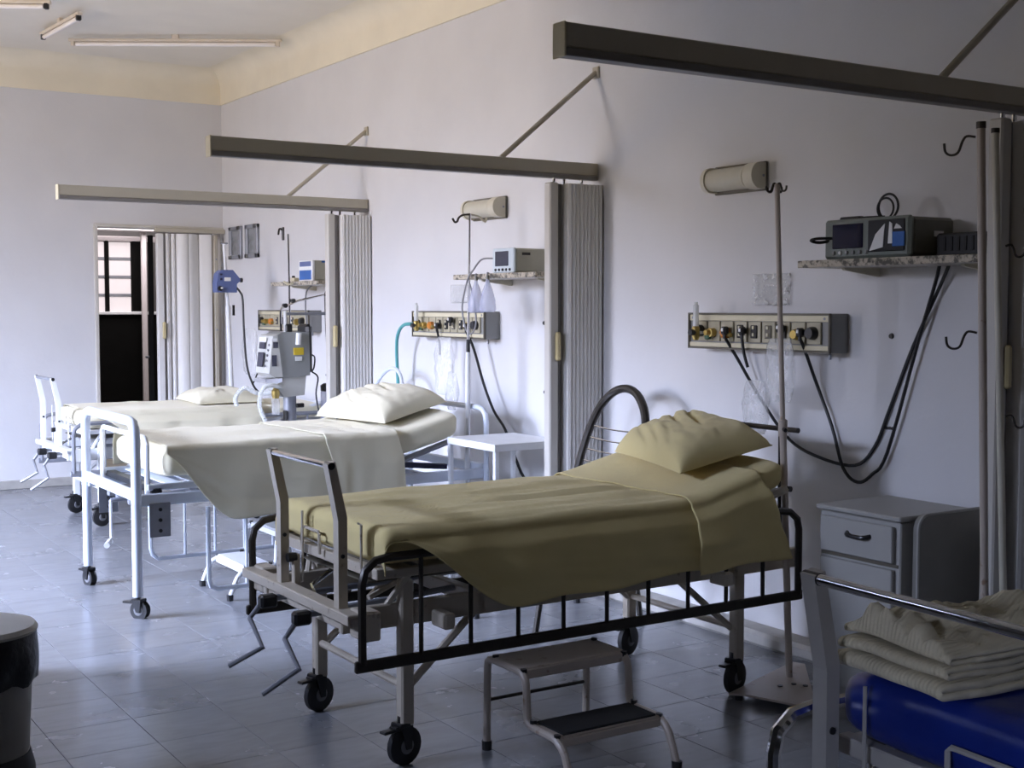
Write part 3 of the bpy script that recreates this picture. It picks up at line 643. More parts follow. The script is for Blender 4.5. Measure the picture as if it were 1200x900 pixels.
MB().lathe([(.016, -.03), (.018, -.01), (.018, .03), (.012, .035)], b0.lerp(tp, .52), 'z', 12).build('collar', 'pole_paint', t)
MB().cyl(b0.lerp(tp, .52), b0.lerp(tp, .52)+Vector((-.02, -.035, -.004)), .008, 8).build('clamp_screw', 'black', t)
MB().cyl(b0.lerp(tp, .40), b0.lerp(tp, .40)+Vector((.005, -.03, 0)), .011, 8).build('clamp_screw', 'black', t)
for d in ((0, 1, 0), (0, -1, 0), (-.8, .3, 0), (.8, .3, 0)): hook(tp+Vector((0, 0, -.004)), d, .45).build('hook', 'dark_metal', t)
t = thing('hooked_pole', 'thick taupe pole with black hooks in front of the shaded shelf', 'pole', (3.31, 2.53, 0))
MB().lathe([(.0, 0), (.10, 0), (.10, .012), (.02, .03), (.016, .05)], (3.39, 2.53, 0), 'z', 16).build('base', 'pole_paint', t)
MB().cyl((3.375, 2.53, .03), (3.288, 2.53, 1.982), .0125, 12).build('tube', 'pole_paint', t)
MB().cyl((3.288, 2.53, 1.980), (3.2875, 2.53, 2.0), .0145, 12).build('cap', 'dark_metal', t)
for z in (1.955, 1.37): hook((3.375-.0446*z-.012, 2.54, z), (-.35, .93, 0), .85).build('hook', 'dark_metal', t)
t = thing('hooked_pole', 'pale thin hooked pole between the thick pole and the folding partition', 'pole', (3.42, 2.58, 0))
MB().lathe([(.0, 0), (.08, 0), (.08, .012), (.02, .03), (.016, .05)], (3.60, 2.60, 0), 'z', 16).build('base', 'lamp_case', t)
MB().cyl((3.595, 2.62, .03), (3.52, 2.655, 2.0), .0115, 12).build('tube', 'lamp_case', t)
MB().cyl((3.52, 2.655, 1.997), (3.52, 2.655, 2.012), .0130, 12).build('cap', 'dark_metal', t)
for z in (1.64, 1.10): hook((3.595-.0375*z-.004, 2.615, z), (.5, -.7, 0), .6).build('hook', 'dark_metal', t)
t = thing('drip_stand', 'thin white drip stand with wide hook beside the middle pillow', 'pole', (3.625, 6.1, 0))
MB().lathe([(.0, 0), (.12, 0), (.12, .012), (.02, .03), (.016, .05)], (3.62, 6.1, 0), 'z', 16).build('base', 'white_paint', t)
MB().cyl((3.62, 6.1, .03), (3.632, 6.1, 1.2), .0145, 12).build('lower_tube', 'white_paint', t)
MB().cyl((3.632, 6.1, 1.2), (3.645, 6.1, 1.955), .007, 10).build('upper_tube', 'chrome', t)
MB().cyl((3.632, 6.1, 1.19), (3.633, 6.1, 1.27), .011, 10).build('collar', 'black', t)
MB().tube([(3.645, 6.1, 1.95), (3.60, 6.1, 1.945), (3.575, 6.1, 1.93), (3.565, 6.1, 1.91), (3.55, 6.1, 1.905), (3.535, 6.1, 1.925)], .006, 6, 4).build('hook', 'dark_metal', t)
MB().tube([(3.645, 6.1, 1.95), (3.70, 6.1, 1.94), (3.73, 6.1, 1.92), (3.745, 6.1, 1.915), (3.75, 6.1, 1.935)], .006, 6, 4).build('hook', 'lamp_case', t)
t = thing('drip_stand', 'white drip stand carrying the blue pump in the far corner', 'pole', (3.55, 9.55, 0))
MB().lathe([(.0, 0), (.14, 0), (.14, .012), (.02, .03), (.018, .05)], (3.59, 9.55, 0), 'z', 16).build('base', 'white_paint', t)
MB().cyl((3.59, 9.55, .03), (3.545, 9.55, 1.45), .019, 12).build('lower_tube', 'white_paint', t)
MB().cyl((3.545, 9.55, 1.45), (3.52, 9.55, 1.925), .012, 12).build('upper_tube', 'white_paint', t)
MB().box((3.52, 9.55, 1.93), (0.06, 0.02, 0.012), .004).build('top_hook', 'grey_metal', t)
MB().cyl((3.585, 9.535, 1.38), (3.585, 9.535, 1.46), .010, 8).build('clamp', 'black', t)
t = thing('infusion_pump', 'blue infusion pump clamped on the far white stand', 'pump', (3.51, 9.47, 1.55))
MB().prism([(3.42, 1.555), (3.415, 1.62), (3.43, 1.70), (3.46, 1.725), (3.545, 1.725), (3.575, 1.69), (3.60, 1.66), (3.60, 1.64), (3.575, 1.62), (3.575, 1.555)], 'xz', 9.43, 9.525).build('case', 'pump', t)
box((3.50, 9.427, 1.655), (0.05, 0.006, 0.028), .002).build('display', 'white_label', t)
for (dx, dz) in ((3.45, 1.69), (3.45, 1.655)): box((dx, 9.427, dz), (0.02, 0.006, 0.014), .003).build('button', 'blue_band', t)
MB().lathe([(.0, -.02), (.018, -.02), (.018, 0)], (3.44, 9.43, 1.585), 'y', 12).build('port', 'black', t)
MB().lathe([(.0, -.026), (.008, -.026), (.008, -.018)], (3.447, 9.43, 1.588), 'y', 8).build('port_tip', 'white_label', t)
MB().cyl((3.60, 9.48, 1.65), (3.625, 9.48, 1.65), .006, 8).lathe([(.0, 0), (.018, 0), (.018, .016), (.0, .016)], (3.62, 9.48, 1.65), 'x', 10).build('clamp_knob', 'black', t)

# ================================================================== VENTILATOR (far bay)
t = thing('ventilator', 'grey ventilator on a pedestal between the two lit beds', 'ventilator', (3.53, 8.3, 0))
V0, V1 = 8.20, 8.42
MB().prism([(3.335, 1.00), (3.36, 1.24), (3.42, 1.275), (3.62, 1.275), (3.625, .98), (3.44, .965)], 'xz', V0, V1).build('case', 'vent_grey', t)
MB().prism([(3.322, 1.0), (3.352, 1.25), (3.385, 1.262), (3.42, .975), (3.36, .972)], 'xz', V0-.012, V1+.012).build('front_panel', 'vent_light', t)
a = math.atan2(.03, .25)
box((3.333, 8.33, 1.185), (0.006, 0.10, 0.045), .002, Ry(a)).build('display', 'screen', t); box((3.318, 8.33, 1.09), (0.006, 0.10, 0.10), .002, Ry(a)).build('screen', 'screen', t)
box((3.338, 8.33, 1.225), (0.006, 0.12, 0.03), .002, Ry(a)).build('label_strip', 'white_label', t)
for k in range(5): MB().lathe([(.0, -.008), (.009, -.008), (.009, 0)], (3.315+.008*k, 8.235, 1.05+.035*k), 'x', 8).build('knob', 'hub', t)
for (dx, dz, mm) in ((3.355, 1.19, 'screen'), (3.345, 1.085, 'screen')): box((dx+.015, V0-.014, dz), (0.035, 0.004, 0.04 if dz > 1.1 else .075), .001).build('side_screen', mm, t)
box((3.36, V0-.015, 1.225), (0.04, 0.004, 0.02), .001).build('side_label', 'white_label', t)
MB().prism([(3.39, .965), (3.40, .88), (3.44, .835), (3.585, .845), (3.60, .975)], 'xz', V0+.01, V1-.01).build('lower_case', 'vent_light', t)
MB().prism([(3.30, .962), (3.30, .94), (3.36, .925), (3.42, .94), (3.42, .965)], 'xz', V0, V1).build('tray', 'chrome', t)
box((3.54, V0-.003, 1.145), (0.075, 0.006, 0.05), .002).build('yellow_label', 'yellow', t); box((3.54, V0-.003, 1.095), (0.05, 0.006, 0.03), .002).build('white_label', 'white_label', t)
MB().cyl((3.53, V0-.02, 1.19), (3.535, V0-.02, 1.27), .018, 10).build('filter', 'white_label', t)
box((3.635, 8.31, 1.16), (0.05, 0.17, 0.34), .02).build('rear_pack', 'black', t)
MB().cyl((3.52, 8.31, .06), (3.52, 8.31, .84), .045, 14).build('pedestal', 'grey_metal', t)
box((3.475, 8.29, .70), (0.01, 0.05, 0.08), .004).build('pedestal_box', 'black', t); box((3.58, 8.28, .77), (0.06, 0.03, 0.03), .006).build('lever', 'black', t)
for k in range(5):
    an = 2*PI*k/5+.3; e = Vector((3.52+.24*math.cos(an), 8.31+.20*math.sin(an), .07))
    MB().tube([(3.52, 8.31, .10), e], [.03, .02], 8).build('base_arm', 'grey_metal', t)
    MB().lathe([(.03, -.012), (.03, .012)], e+Vector((0, 0, -.04)), 'y', 12).build('caster', 'rubber', t)
MB().cyl((3.50, 8.33, 1.27), (3.50, 8.33, 1.42), .014, 8).build('mount', 'white_label', t); box((3.52, 8.33, 1.30), (0.05, 0.05, 0.06), .008).build('clamp', 'black', t)
MB().tube([(3.535, 8.33, 1.25), (3.535, 8.33, 1.60), (3.53, 8.33, 1.945)], .007, 8).build('thin_pole', 'chrome', t)
MB().tube([(3.50, 8.35, 1.62), (3.53, 8.33, 1.60), (3.56, 8.33, 1.61)], .009, 6, 3).build('pole_hook', 'panel', t)
MB().tube([(3.47, 8.33, 1.28), (3.47, 8.33, 1.42), (3.50, 8.33, 1.45)], .009, 8, 4).build('arm_lower', 'chrome', t)
MB().tube([(3.50, 8.33, 1.45), (3.60, 8.33, 1.49), (3.80, 8.33, 1.53)], .008, 8).build('arm_upper', 'chrome', t)
MB().lathe([(.0, -.016), (.016, -.016), (.016, .016), (.0, .016)], (3.50, 8.33, 1.455), 'y', 10).build('arm_joint', 'black', t)
MB().lathe([(.0, -.014), (.014, -.014), (.014, .014), (.0, .014)], (3.56, 8.33, 1.49), 'y', 10).build('arm_joint', 'black', t)
MB().cyl((3.80, 8.33, 1.52), (3.835, 8.33, 1.60), .013, 8).build('arm_grip', 'black', t)
MB().tube([(3.80, 8.33, 1.52), (3.805, 8.33, 1.30), (3.82, 8.33, .98)], .007, 8).build('hanging_rod', 'chrome', t)
box((3.66, 8.33, 1.40), (0.30, 0.02, 0.022), .004).build('cross_rail', 'grey_metal', t)
MB().lathe([(.0, -.01), (.012, -.01), (.012, .01)], (3.83, 8.33, 1.0), 'y', 8).lathe([(.0, -.01), (.010, -.01), (.010, .01)], (3.812, 8.33, .97), 'y', 8).build('rod_knob', 'black', t)
def chose(pts, r):
    q = MB().tube(pts, r, 8, 14); n = len(q.v)//8; P = []
    c = [sum((q.v[i*8+k] for k in range(8)), Vector())/8 for i in range(n)]
    return MB().tube(c, [r*(1.0 if i % 2 else .8) for i in range(n)], 8)
chose([(3.42, 8.22, .90), (3.34, 8.18, .92), (3.27, 8.17, .90), (3.24, 8.16, .80), (3.27, 8.15, .70), (3.32, 8.14, .60)], .017).build('corrugated_hose', 'hose', t)
chose([(3.44, 8.25, .88), (3.30, 8.30, .86), (3.20, 8.32, .90), (3.14, 8.33, .84), (3.15, 8.34, .78)], .017).build('corrugated_hose', 'hose', t)
MB().lathe([(.0, .83), (.022, .83), (.028, .85), (.028, .88), (.012, .90)], (3.38, 8.22, 0), 'z', 12).build('humidifier_cap', 'brass', t)
MB().lathe([(.0, .72), (.026, .72), (.028, .83)], (3.38, 8.22, 0), 'z', 12).build('humidifier_jar', 'film', t)
MB().tube([(3.66, 8.25, 1.0), (3.70, 8.24, .96), (3.68, 8.23, .85), (3.70, 8.23, .72)], .006, 6, 4).tube([(3.66, 8.28, 1.12), (3.69, 8.27, 1.1), (3.68, 8.26, 1.03), (3.66, 8.26, 1.0)], .006, 6, 4).build('rear_lead', 'cable', t)
t = thing('suction_bottle', 'clear bottle with black cap hanging behind the ventilator', 'bottle', (3.80, 8.30, .62))
MB().lathe([(.0, .62), (.05, .62), (.05, .85), (.045, .86)], (3.80, 8.30, 0), 'z', 14).build('jar', 'mask', t)
MB().lathe([(.0, .86), (.05, .86), (.052, .90), (.03, .915), (.0, .915)], (3.80, 8.30, 0), 'z', 14).build('cap', 'black', t)
MB().tube([(3.78, 8.245, .84), (3.775, 8.243, .72), (3.79, 8.243, .66), (3.775, 8.243, .60)], .006, 6, 4).build('tubing', 'teal', t)

# ================================================================== BEDS
def caster(mb_parent, p, d=0.06, yaw=0.3, pedal=True, light=False):
    x, y = p; w = Rz(yaw)
    def T(v): return Vector((x, y, 0))+w @ Vector(v)
    m = MB().lathe([(.0, -.016), (.045, -.016), (d, -.010), (d, .010), (.045, .016), (.0, .016)], (0, 0, 0), 'y', 22)
    m.v = [T((v.x+.012, v.y, v.z+d)) for v in m.v]; c = m.build('caster', 'rubber', mb_parent)
    h = MB().lathe([(.0, -.019), (.022, -.019), (.026, -.016), (.026, .016), (.022, .019), (.0, .019)], (0, 0, 0), 'y', 14)
    h.v = [T((v.x+.012, v.y, v.z+d)) for v in h.v]; h.build('wheel_hub', 'hub', c)
    f = MB()
    for s in (-1, 1): f.prism([(-.02, d*2+.012), (.03, d*2+.012), (.024, d-.008), (.004, d-.008)], 'xz', s*.022-.0025, s*.022+.0025)
    f.box((.004, 0, d*2+.008), (0.055, 0.05, 0.014), .003).cyl((0, 0, d*2), (0, 0, d*2+.035), .013, 10)
    f.v = [T(v) for v in f.v]; f.build('fork', 'black' if not light else 'grey_metal', c)
    if pedal:
        g = MB().box((-.05, 0, d*2-.004), (0.055, 0.03, 0.010), .003).box((-.02, 0, d*2), (.03, .036, .014), .003)
        g.v = [T(v) for v in g.v]; g.build('brake_pedal', 'black' if not light else 'grey_metal', c)
def cranked_bed(loc, label, paint, railm, barm, rz=0.0, posts=(-.335, .335), rx=0.0):
    t = thing('hospital_bed', label, 'bed', loc, rz, 'cranked hospital beds'); ROOT[t.name] = Vector((0, 0, 0))
    for yp in posts:
        p = [(-.016, .50), (-.016, .80), (-.050, .975), (-.024, .982), (.014, .81), (.014, .50)]
        po = MB().prism(p, 'xz', yp-.018, yp+.018).build('foot_post', paint, t, flat=True)
        MB().cyl((-.037, yp-.0195, .968), (-.037, yp+.0195, .968), .0115, 12).build('bar_end_cap', 'black', po)
        MB().cyl((-.002, yp-.021, .69), (-.002, yp+.021, .69), .007, 8).build('bolt', 'black', po)
    MB().cyl((-.037, posts[0], .968), (-.037, posts[1], .968), .0105, 12).build('push_bar', barm, t)
    for s in (-1, 1): MB().tube([(1.93, s*.225, .50), (1.93, s*.225, .93), (1.935, s*.220, .965), (1.937, s*.21, .972)], .011, 8, 2).build('head_post', railm, t)
    MB().cyl((1.937, -.31, .972), (1.937, .31, .972), .0105, 12).build('head_bar', railm, t)
    MB().box((-.005, 0, .523), (0.055, 0.86, 0.012), .003).box((-.030, 0, .512), (0.006, 0.86, 0.030), .002).build('foot_ledge', paint, t)
    for s in (-1, 1):
        box((.98, s*.305, .482), (1.96, 0.028, 0.075), .004).build('side_beam', paint, t)
        for x in (0.215, 1.615):
            box((x, s*.325, .36), (0.046, 0.042, 0.47), .006).build('leg', paint, t)
            e = 1 if x < 1 else -1
            MB().tube([(x+e*.02, s*.315, .25), (x+e*.26, s*.305, .45)], .013, 6).build('brace', paint, t)
        # adjustable platform: flat lower part, raised head part
        box((.68, s*.385, .632), (1.18, 0.028, 0.028), .003).build('platform_rail', paint, t)
        MB().tube([(1.27, s*.385, .632), (1.80, s*.385, .765)], .016, 6).build('backrest_rail', paint, t)
        for x in (.16, 1.02): MB().tube([(x, s*.30, .51), (x+.05, s*.37, .625)], .011, 6).build('support_strut', paint, t)
    for x in (.03, .55, 1.25, 1.94): box((x, 0, .475), (0.04, 0.60, 0.05), .004).build('cross_beam', paint, t)
    box((.095, 0, .634), (0.032, 0.80, 0.034), .003).build('platform_foot_bar', paint, t)
    for k in range(9): box((.20+.12*k, 0, .632), (0.075, 0.75, 0.008), .002).build('platform_slat', paint, t)
    for k in range(4):
        f = (k+.6)/4; box((1.27+.53*f, 0, .632+.133*f), (0.09, 0.75, 0.008), .002, Ry(-.246)).build('platform_slat', paint, t)
    box((.30, .02, .575), (0.34, 0.5, 0.006), .002).build('mechanism_plate', 'panel_edge', t)
    for x in (0.215, 1.615):
        MB().tube([(x, -.325, .25), (x, .325, .25)], .013, 8).build('leg_brace', paint, t)
    for (x, y, yaw) in ((.20, -.325, .2), (.20, .325, .3), (1.60, -.325, .25), (1.60, .325, .3)): caster(t, (x, y), .062, yaw)
    # crank gear
    box((.03, .10, .56), (0.024, 0.024, 0.13), .003).build('spindle_post', paint, t)
    MB().cyl((.03, .10, .615), (.0, .10, .615), .016, 10).build('spindle_cap', 'black', t)
    for (y, s) in ((.14, 1), (-.14, -1)):
        MB().cyl((-.06, y, .475), (1.2 if s > 0 else .5, y, .50), .011, 8).build('crank_spindle', 'grey_metal', t)
        box((-.055, y, .468), (0.06, 0.04, 0.045), .008).build('crank_housing', 'black', t)
        MB().tube([(-.07, y+.01, .465), (-.105, y+.035, .41), (-.105, y-.075, .335), (-.20, y-.02, .275)] if s > 0 else [(-.07, y+.01, .455), (-.10, y+.03, .40), (-.10, y-.08, .33), (-.20, y-.03, .255)], .0095, 8).build('crank_handle', 'grey_metal', t)
    MB().tube([(.25, .12, .60), (.05, .02, .53), (.02, -.1, .50)], .008, 6).build('link_rod', 'chrome', t)
    MB().tube([(.15, -.20, .52), (.45, -.12, .60), (.7, -.1, .60)], .009, 6).build('link_rod', paint, t)
    # wire mattress stops
    MB().tube([(.05, posts[0]-.04, .53), (.05, posts[0]-.04, .785), (.05, posts[0]-.02, .787)], .004, 6).build('wire_stop', paint, t)
    MB().tube([(.05, posts[1]-.045, .53), (.05, posts[1]-.045, .77)], .004, 6).build('wire_stop', paint, t)
    MB().tube([(.062, -.02, .64), (.062, -.02, .705), (.062, -.012, .713), (.062, .112, .713), (.062, .12, .705), (.062, .12, .64)], .0055, 6).build('mattress_stop', paint, t)
    for s in (-1, 1):
        y = s*.440
        r = MB().tube([(.01+rx, y, .375), (.01+rx, y, .62), (.02+rx, y, .66), (.055+rx, y, .688), (.10+rx, y, .695), (.9, y, .695), (1.72, y, .695), (1.77, y, .688), (1.805, y, .66), (1.815, y, .62), (1.815, y, .375)], .0135, 8).build('side_rail', railm, t)
        box((.91+rx/2, y, .372), (1.85-rx, 0.016, 0.036), .004).build('rail_foot_bar', railm, r)
        for k in range(9): MB().cyl((.21+.178*k, y, .38), (.21+.178*k, y, .69), .0075, 8).build('rail_bar', railm, r)
        for x in (.30, 1.45): box((x, s*.42, .475), (0.04, 0.09, 0.05), .006).build('rail_bracket', paint, r)
        box((.04, s*.40, .49), (0.06, 0.10, 0.09), .006).build('corner_block', paint, t)
    return t
bed3 = cranked_bed((1.68, 3.90, 0), 'cranked bed with dark side rails, nearest full bed, in shade', 'old_paint', 'dark_metal', 'chrome', posts=(-.315, .135))
bed1 = cranked_bed((2.10, 8.94, 0), 'white cranked bed at the far end by the dark doorway', 'white_paint', 'grey_metal', 'grey_metal', posts=(-.11, .33))
bed4 = cranked_bed((1.70, 1.285, 0), 'cut off bed at the bottom right corner with bright chrome bar', 'grey_paint', 'chrome', 'chrome', rz=-.06, posts=(-.335, .345), rx=-.05)

def mattress_mesh(x0, x1, yc, hw, zb, th, xr, slope, r=.045, bulge=.006):
    def lift(x):
        d = x-xr
        return 0 if d <= 0 else (slope*d*d/.24 if d < .12 else slope*(d-.06))
    def fn(u, v):
        x = x0+(x1-x0)*u; e = min(u, 1-u)*(x1-x0); k = 1 if e > r else max(0.0, 1-(1-e/r)**2)**.5
        ins = (1-k)*r*.95; a = v*2*PI; n = 5.0
        c, s_ = math.cos(a), math.sin(a)
        yy = math.copysign(abs(c)**(2/n), c)*(hw-ins); zz = math.copysign(abs(s_)**(2/n), s_)*(th/2-ins)
        return Vector((x, yc+yy+bulge*nz(x*4, a), zb+th/2+zz+lift(x)+bulge*.5*nz(x*3, yy*4)))
    us = 48
    m = MB()
    uu = [0, .004, .01, .018, .026]+[.026+(1-.052)*i/us for i in range(1, us)]+[.974, .982, .99, .996, 1]
    nv = 40; vs = [fn(u, j/nv) for u in uu for j in range(nv)]; fs = []
    for i in range(len(uu)-1):
        for j in range(nv): fs.append((i*nv+j, (i+1)*nv+j, (i+1)*nv+(j+1) % nv, i*nv+(j+1) % nv))
    fs += [tuple(range(nv))[::-1], tuple(range((len(uu)-1)*nv, len(uu)*nv))]
    m.add(vs, fs); m.lift = lift; return m

def drape(x0, x1, yn, yf, topz, hem, far_hem, wr, off=.006, nu=90, out=.0, seed=0, r=.035, edge=None, flare=0.0, foot=0.0, gather=0.0):
    """sheet over a mattress: far hem, top, rounded near edge, hanging near side. yn = near edge y, hem(x) = z of the near hem."""
    NF, NT, NR, NH = 6, 34, 8, 26
    def row(u):
        P = []
        x = x0+(x1-x0)*u; zt = topz(x)+off
        if foot:
            if u < .10:
                f = u/.10; zl = topz(x0)-foot
                if f < .6: x = x0; zt = zl+(topz(x0)-.035-zl)*f/.6
                else: a = (f-.6)/.4*PI/2; x = x0+.035*(1-math.cos(a)); zt = topz(x0)-.035+.035*math.sin(a)
                zt += off
            else: x = x0+.035+(x1-x0-.035)*(u-.10)/.90; zt = topz(x)+off
        xr = x
        for j in range(NF+NT+NR+NH):
            x = xr
            if j < NF:
                f = j/NF; p = Vector((x, yf+.012+out, far_hem(x)+(zt-.03-far_hem(x))*f)); nrm = Vector((0, 1, 0)); hang = (1-f)
            elif j < NF+NT:
                f = (j-NF)/(NT-1); y = (yf-.012)+((yn+r)-(yf-.012))*f
                p = Vector((x, y, zt-(.012 if j == NF else 0))); nrm = Vector((0, 0, 1)); hang = 0
                p.z += wr(x, y)
            elif j < NF+NT+NR:
                f = (j-NF-NT+1)/NR; a = f*PI/2
                p = Vector((x, yn+r-(r+off+out)*math.sin(a), zt-r+r*math.cos(a)+wr(x, yn)*math.cos(a))); nrm = Vector((0, -1, 0)); hang = 0
            else:
                f = (j-NF-NT-NR+1)/NH; zt2 = zt-r; h = min(hem(x), zt2-.002)
                z = zt2+(h-zt2)*f; hl = zt2-z
                xs = x+(edge(x, f) if edge else 0)
                p = Vector((xs, yn-off-out-.02*min(1, hl/.12)-.012*hl/.25*(1+nz(x*5, seed+2)), z)); p.y -= flare*min(1, hl/.045); nrm = Vector((0, -1, 0)); hang = min(1, hl/.15)
                fold = .016*math.sin(x*17+2.6*nz(x*2.5, seed)+f*1.4)+.014*nz(x*7, f*2.5, seed+7)+.010*nz(x*4-f*3, f*5, seed+9)
                if gather: fold = fold*.6+gather*math.sin(x*46+3*nz(x*4, 2.0, seed)+f*.8)*(.6+.4*nz(x*6, f))
                p.y -= hang*fold*.75; p.z += .008*nz(x*6, seed+1)*f
            P.append(p+nrm*.004*nz(p.x*9, p.y*9, p.z*9+seed))
        return P
    vs = []; n = NF+NT+NR+NH
    for i in range(nu): vs += row(i/(nu-1))
    fs = [(i*n+j, (i+1)*n+j, (i+1)*n+j+1, i*n+j+1) for i in range(nu-1) for j in range(n-1)]
    return MB().add(vs, fs)

def pillow(corners, h, label, m, seed=0, creases=0):
    """corners: foot-near, foot-far, head-far, head-near (world points on the underside plane)"""
    A, B, Cc, D = [Vector(c) for c in corners]
    nrm = (B-A).cross(D-A); nrm = nrm.normalized() if nrm.z > 0 else -nrm.normalized()
    n = 46; top = []; bot = []
    for i in range(n+1):
        for j in range(n+1):
            u, v = i/n, j/n; U, V = 2*u-1, 2*v-1
            pin = 1-.055*(1-abs(U)**2.5)*0 
            uu = .5+.5*U*(1-.05*(1-V*V)); vv = .5+.5*V*(1-.05*(1-U*U))
            p = (A*(1-uu)+D*uu)*(1-vv)+(B*(1-uu)+Cc*uu)*vv
            e = max(0, (1-abs(U)**4.0))*max(0, (1-abs(V)**4.0)); t = e**.52
            c = 0
            if creases:
                w = U*1.0-V*.55
                c = .020*t*sum(math.exp(-((w-k+.10*nz(V*2+k, seed))/.055)**2)*(.55+.45*math.sin(3*V+k*5)) for k in (-.95, -.72, -.45, -.12, .25))*sstep(-.9, .1, V)*-1
            c += .010*t*nz(u*5, v*5, seed)+.006*t*nz(u*11, v*11, seed+2)
            top.append(p+nrm*(h*(.22+.78*t)*.0+h*t*.80+c+.012)); bot.append(p+nrm*(.008-h*.10*t))
    vs = top+bot; N = n+1; fs = []; K = N*N
    for i in range(n):
        for j in range(n):
            fs.append((i*N+j, (i+1)*N+j, (i+1)*N+j+1, i*N+j+1)); fs.append((K+i*N+j, K+i*N+j+1, K+(i+1)*N+j+1, K+(i+1)*N+j))
    bd = [(0, j) for j in range(n)]+[(i, n) for i in range(n)]+[(n, j) for j in range(n, 0, -1)]+[(i, 0) for i in range(n, 0, -1)]
    for k in range(len(bd)):
        a = bd[k]; b = bd[(k+1) % len(bd)]; fs.append((a[0]*N+a[1], b[0]*N+b[1], K+b[0]*N+b[1], K+a[0]*N+a[1]))
    return tag(MB().add(vs, fs).build('pillow', m, angle=1.2), label, 'pillow', 'bed pillows')

# ---- bed 3 bedding
MZ = .648
mm = mattress_mesh(1.775, 3.46, 3.895, .405, MZ, .118, 2.93, .262)
L3 = mm.lift
tag(mm.build('mattress', 'sheet', angle=1.0), 'cream sheeted mattress with raised head on the shaded bed', 'mattress')
def top3(x): return MZ+.118+L3(x)
def wr3(x, y):
    d = (y-3.49)
    f = (1-sstep(2.75, 3.05, x))
    a = .010*math.exp(-((d-.10-.05*(x-1.8))/.035)**2)+.012*math.exp(-((d-.36+.03*(x-1.8))/.03)**2)+.009*math.exp(-((d-.50-.10*(x-2.2))/.028)**2)+.008*math.exp(-((d-.22+.06*(x-2.4))/.03)**2)
    b = .010*math.exp(-((d-.03-.04*(x-2.0))/.020)**2)+.009*math.exp(-((d-.29-.02*(x-2.3))/.018)**2)+.007*math.exp(-((d-.62+.12*(x-2.3))/.022)**2)+.006*math.exp(-((d-.44+.05*(x-2.5))/.016)**2)
    return f*sstep(1.85, 2.2, x)*(a*1.7+b*1.8)*(.7+.8*nz(x*2, y*3))+.007*nz(x*3, y*5, 3)+.004*f*nz(x*3, y*26, 8)
def hem3(x):
    return .735-(.735-.505)*sstep(1.83, 2.20, x)**.9 if x < 2.2 else .505+.010*math.sin((x-2.2)*3)+.020*sstep(2.55, 3.0, x)
sh = drape(1.768, 3.05, 3.468, 4.30, top3, hem3, lambda x: .60, wr3, .007, 110, seed=1, flare=.030, foot=.10)
tag(sh.build('bed_sheet', 'sheet', angle=1.2, solid=.003), 'cream sheet hanging over the near side of the shaded bed', 'sheet')
def wr3b(x, y): return .006*nz(x*6, y*5, 9)
sf = drape(2.955, 3.285, 3.464, 4.30, top3, lambda x: .525+.05*(x-2.955), lambda x: .62, wr3b, .014, 40, out=.010, seed=5, flare=.032, edge=lambda x, f: (.10*f if x > 3.2 else .10*f*(x-2.955)/.33)-.02*f)
tag(sf.build('top_sheet', 'sheet', angle=1.2, solid=.003), 'cream top sheet folded back below the shaded bed pillow', 'sheet')
pillow([(3.03, 3.59, .838), (3.21, 4.22, .848), (3.585, 4.17, .945), (3.455, 3.56, .918)], .140, 'creased cream pillow propped on the raised head of the shaded bed', 'pillow', 3, 1)

# ---- bed 2 (hoop ended, white-blue, bay 2)
t = thing('hospital_bed', 'blue-white hoop-ended bed in the lit middle bay on tall legs', 'bed', (1.759, 6.40, 0)); ROOT[t.name] = Vector((1.759, 6.40, 0))
B2 = 1.759
for x, r_ in ((B2, .024), (3.665, .015)):
    z1 = .915 if x < 2 else .90
    MB().tube([(x, 5.965, .10), (x, 5.965, z1-.08), (x, 5.975, z1-.035), (x, 6.005, z1-.008), (x, 6.05, z1), (x, 6.40, z1), (x, 6.75, z1), (x, 6.795, z1-.008), (x, 6.825, z1-.035), (x, 6.835, z1-.08), (x, 6.835, .10)], r_, 12).build('end_hoop', 'blue_white', t)
    MB().box((x, 6.40, .57), (0.03, 0.84, 0.05), .006).build('end_crossbar', 'blue_white', t)
    for y in (5.965, 6.835): caster(t, (x, y), .038, -.9 if y < 6.4 else -1.3, True)
MB().tube([(B2+.07, 6.02, .56), (B2+.07, 6.02, .80), (B2+.07, 6.05, .83), (B2+.07, 6.75, .83), (B2+.07, 6.78, .80), (B2+.07, 6.78, .56)], .013, 8).build('mattress_hoop', 'white_paint', t)
box((B2+.11, 6.40, .585), (0.05, 0.80, 0.03), .004).build('platform_end', 'black', t)
for y in (5.985, 6.815):
    box((2.71, y, .545), (1.90, 0.03, 0.055), .005).build('side_beam', 'blue_white', t)
    box((1.87, y-.02 if y < 6 else y+.02, .45), (0.10, 0.006, 0.16), .002).build('gusset_plate', 'grey_metal', t)
    for z in (.40, .45, .50): MB().cyl((1.87, y-.028, z), (1.87, y+.028, z), .009, 8).build('gusset_bolt', 'black', t)
    MB().tube([(3.08, y+(.04 if y < 6 else -.04), .61), (3.50, y+(.04 if y < 6 else -.04), .735)], .016, 6).build('backrest_rail', 'grey_metal', t)
    box((2.5, y+(.03 if y < 6 else -.03), .60), (1.35, 0.03, 0.03), .004).build('platform_rail', 'blue_white', t)
for k in range(9): box((1.98+.13*k, 6.40, .60), (0.08, 0.78, 0.008), .002).build('platform_slat', 'blue_white', t)
for x in (2.1, 2.75, 3.35): box((x, 6.40, .535), (0.04, 0.80, 0.04), .004).build('cross_beam', 'grey_metal', t)
box((3.30, 6.10, .60), (0.38, 0.04, 0.03), .004, Ry(.10)).build('backrest_arm', 'blue_band', t)
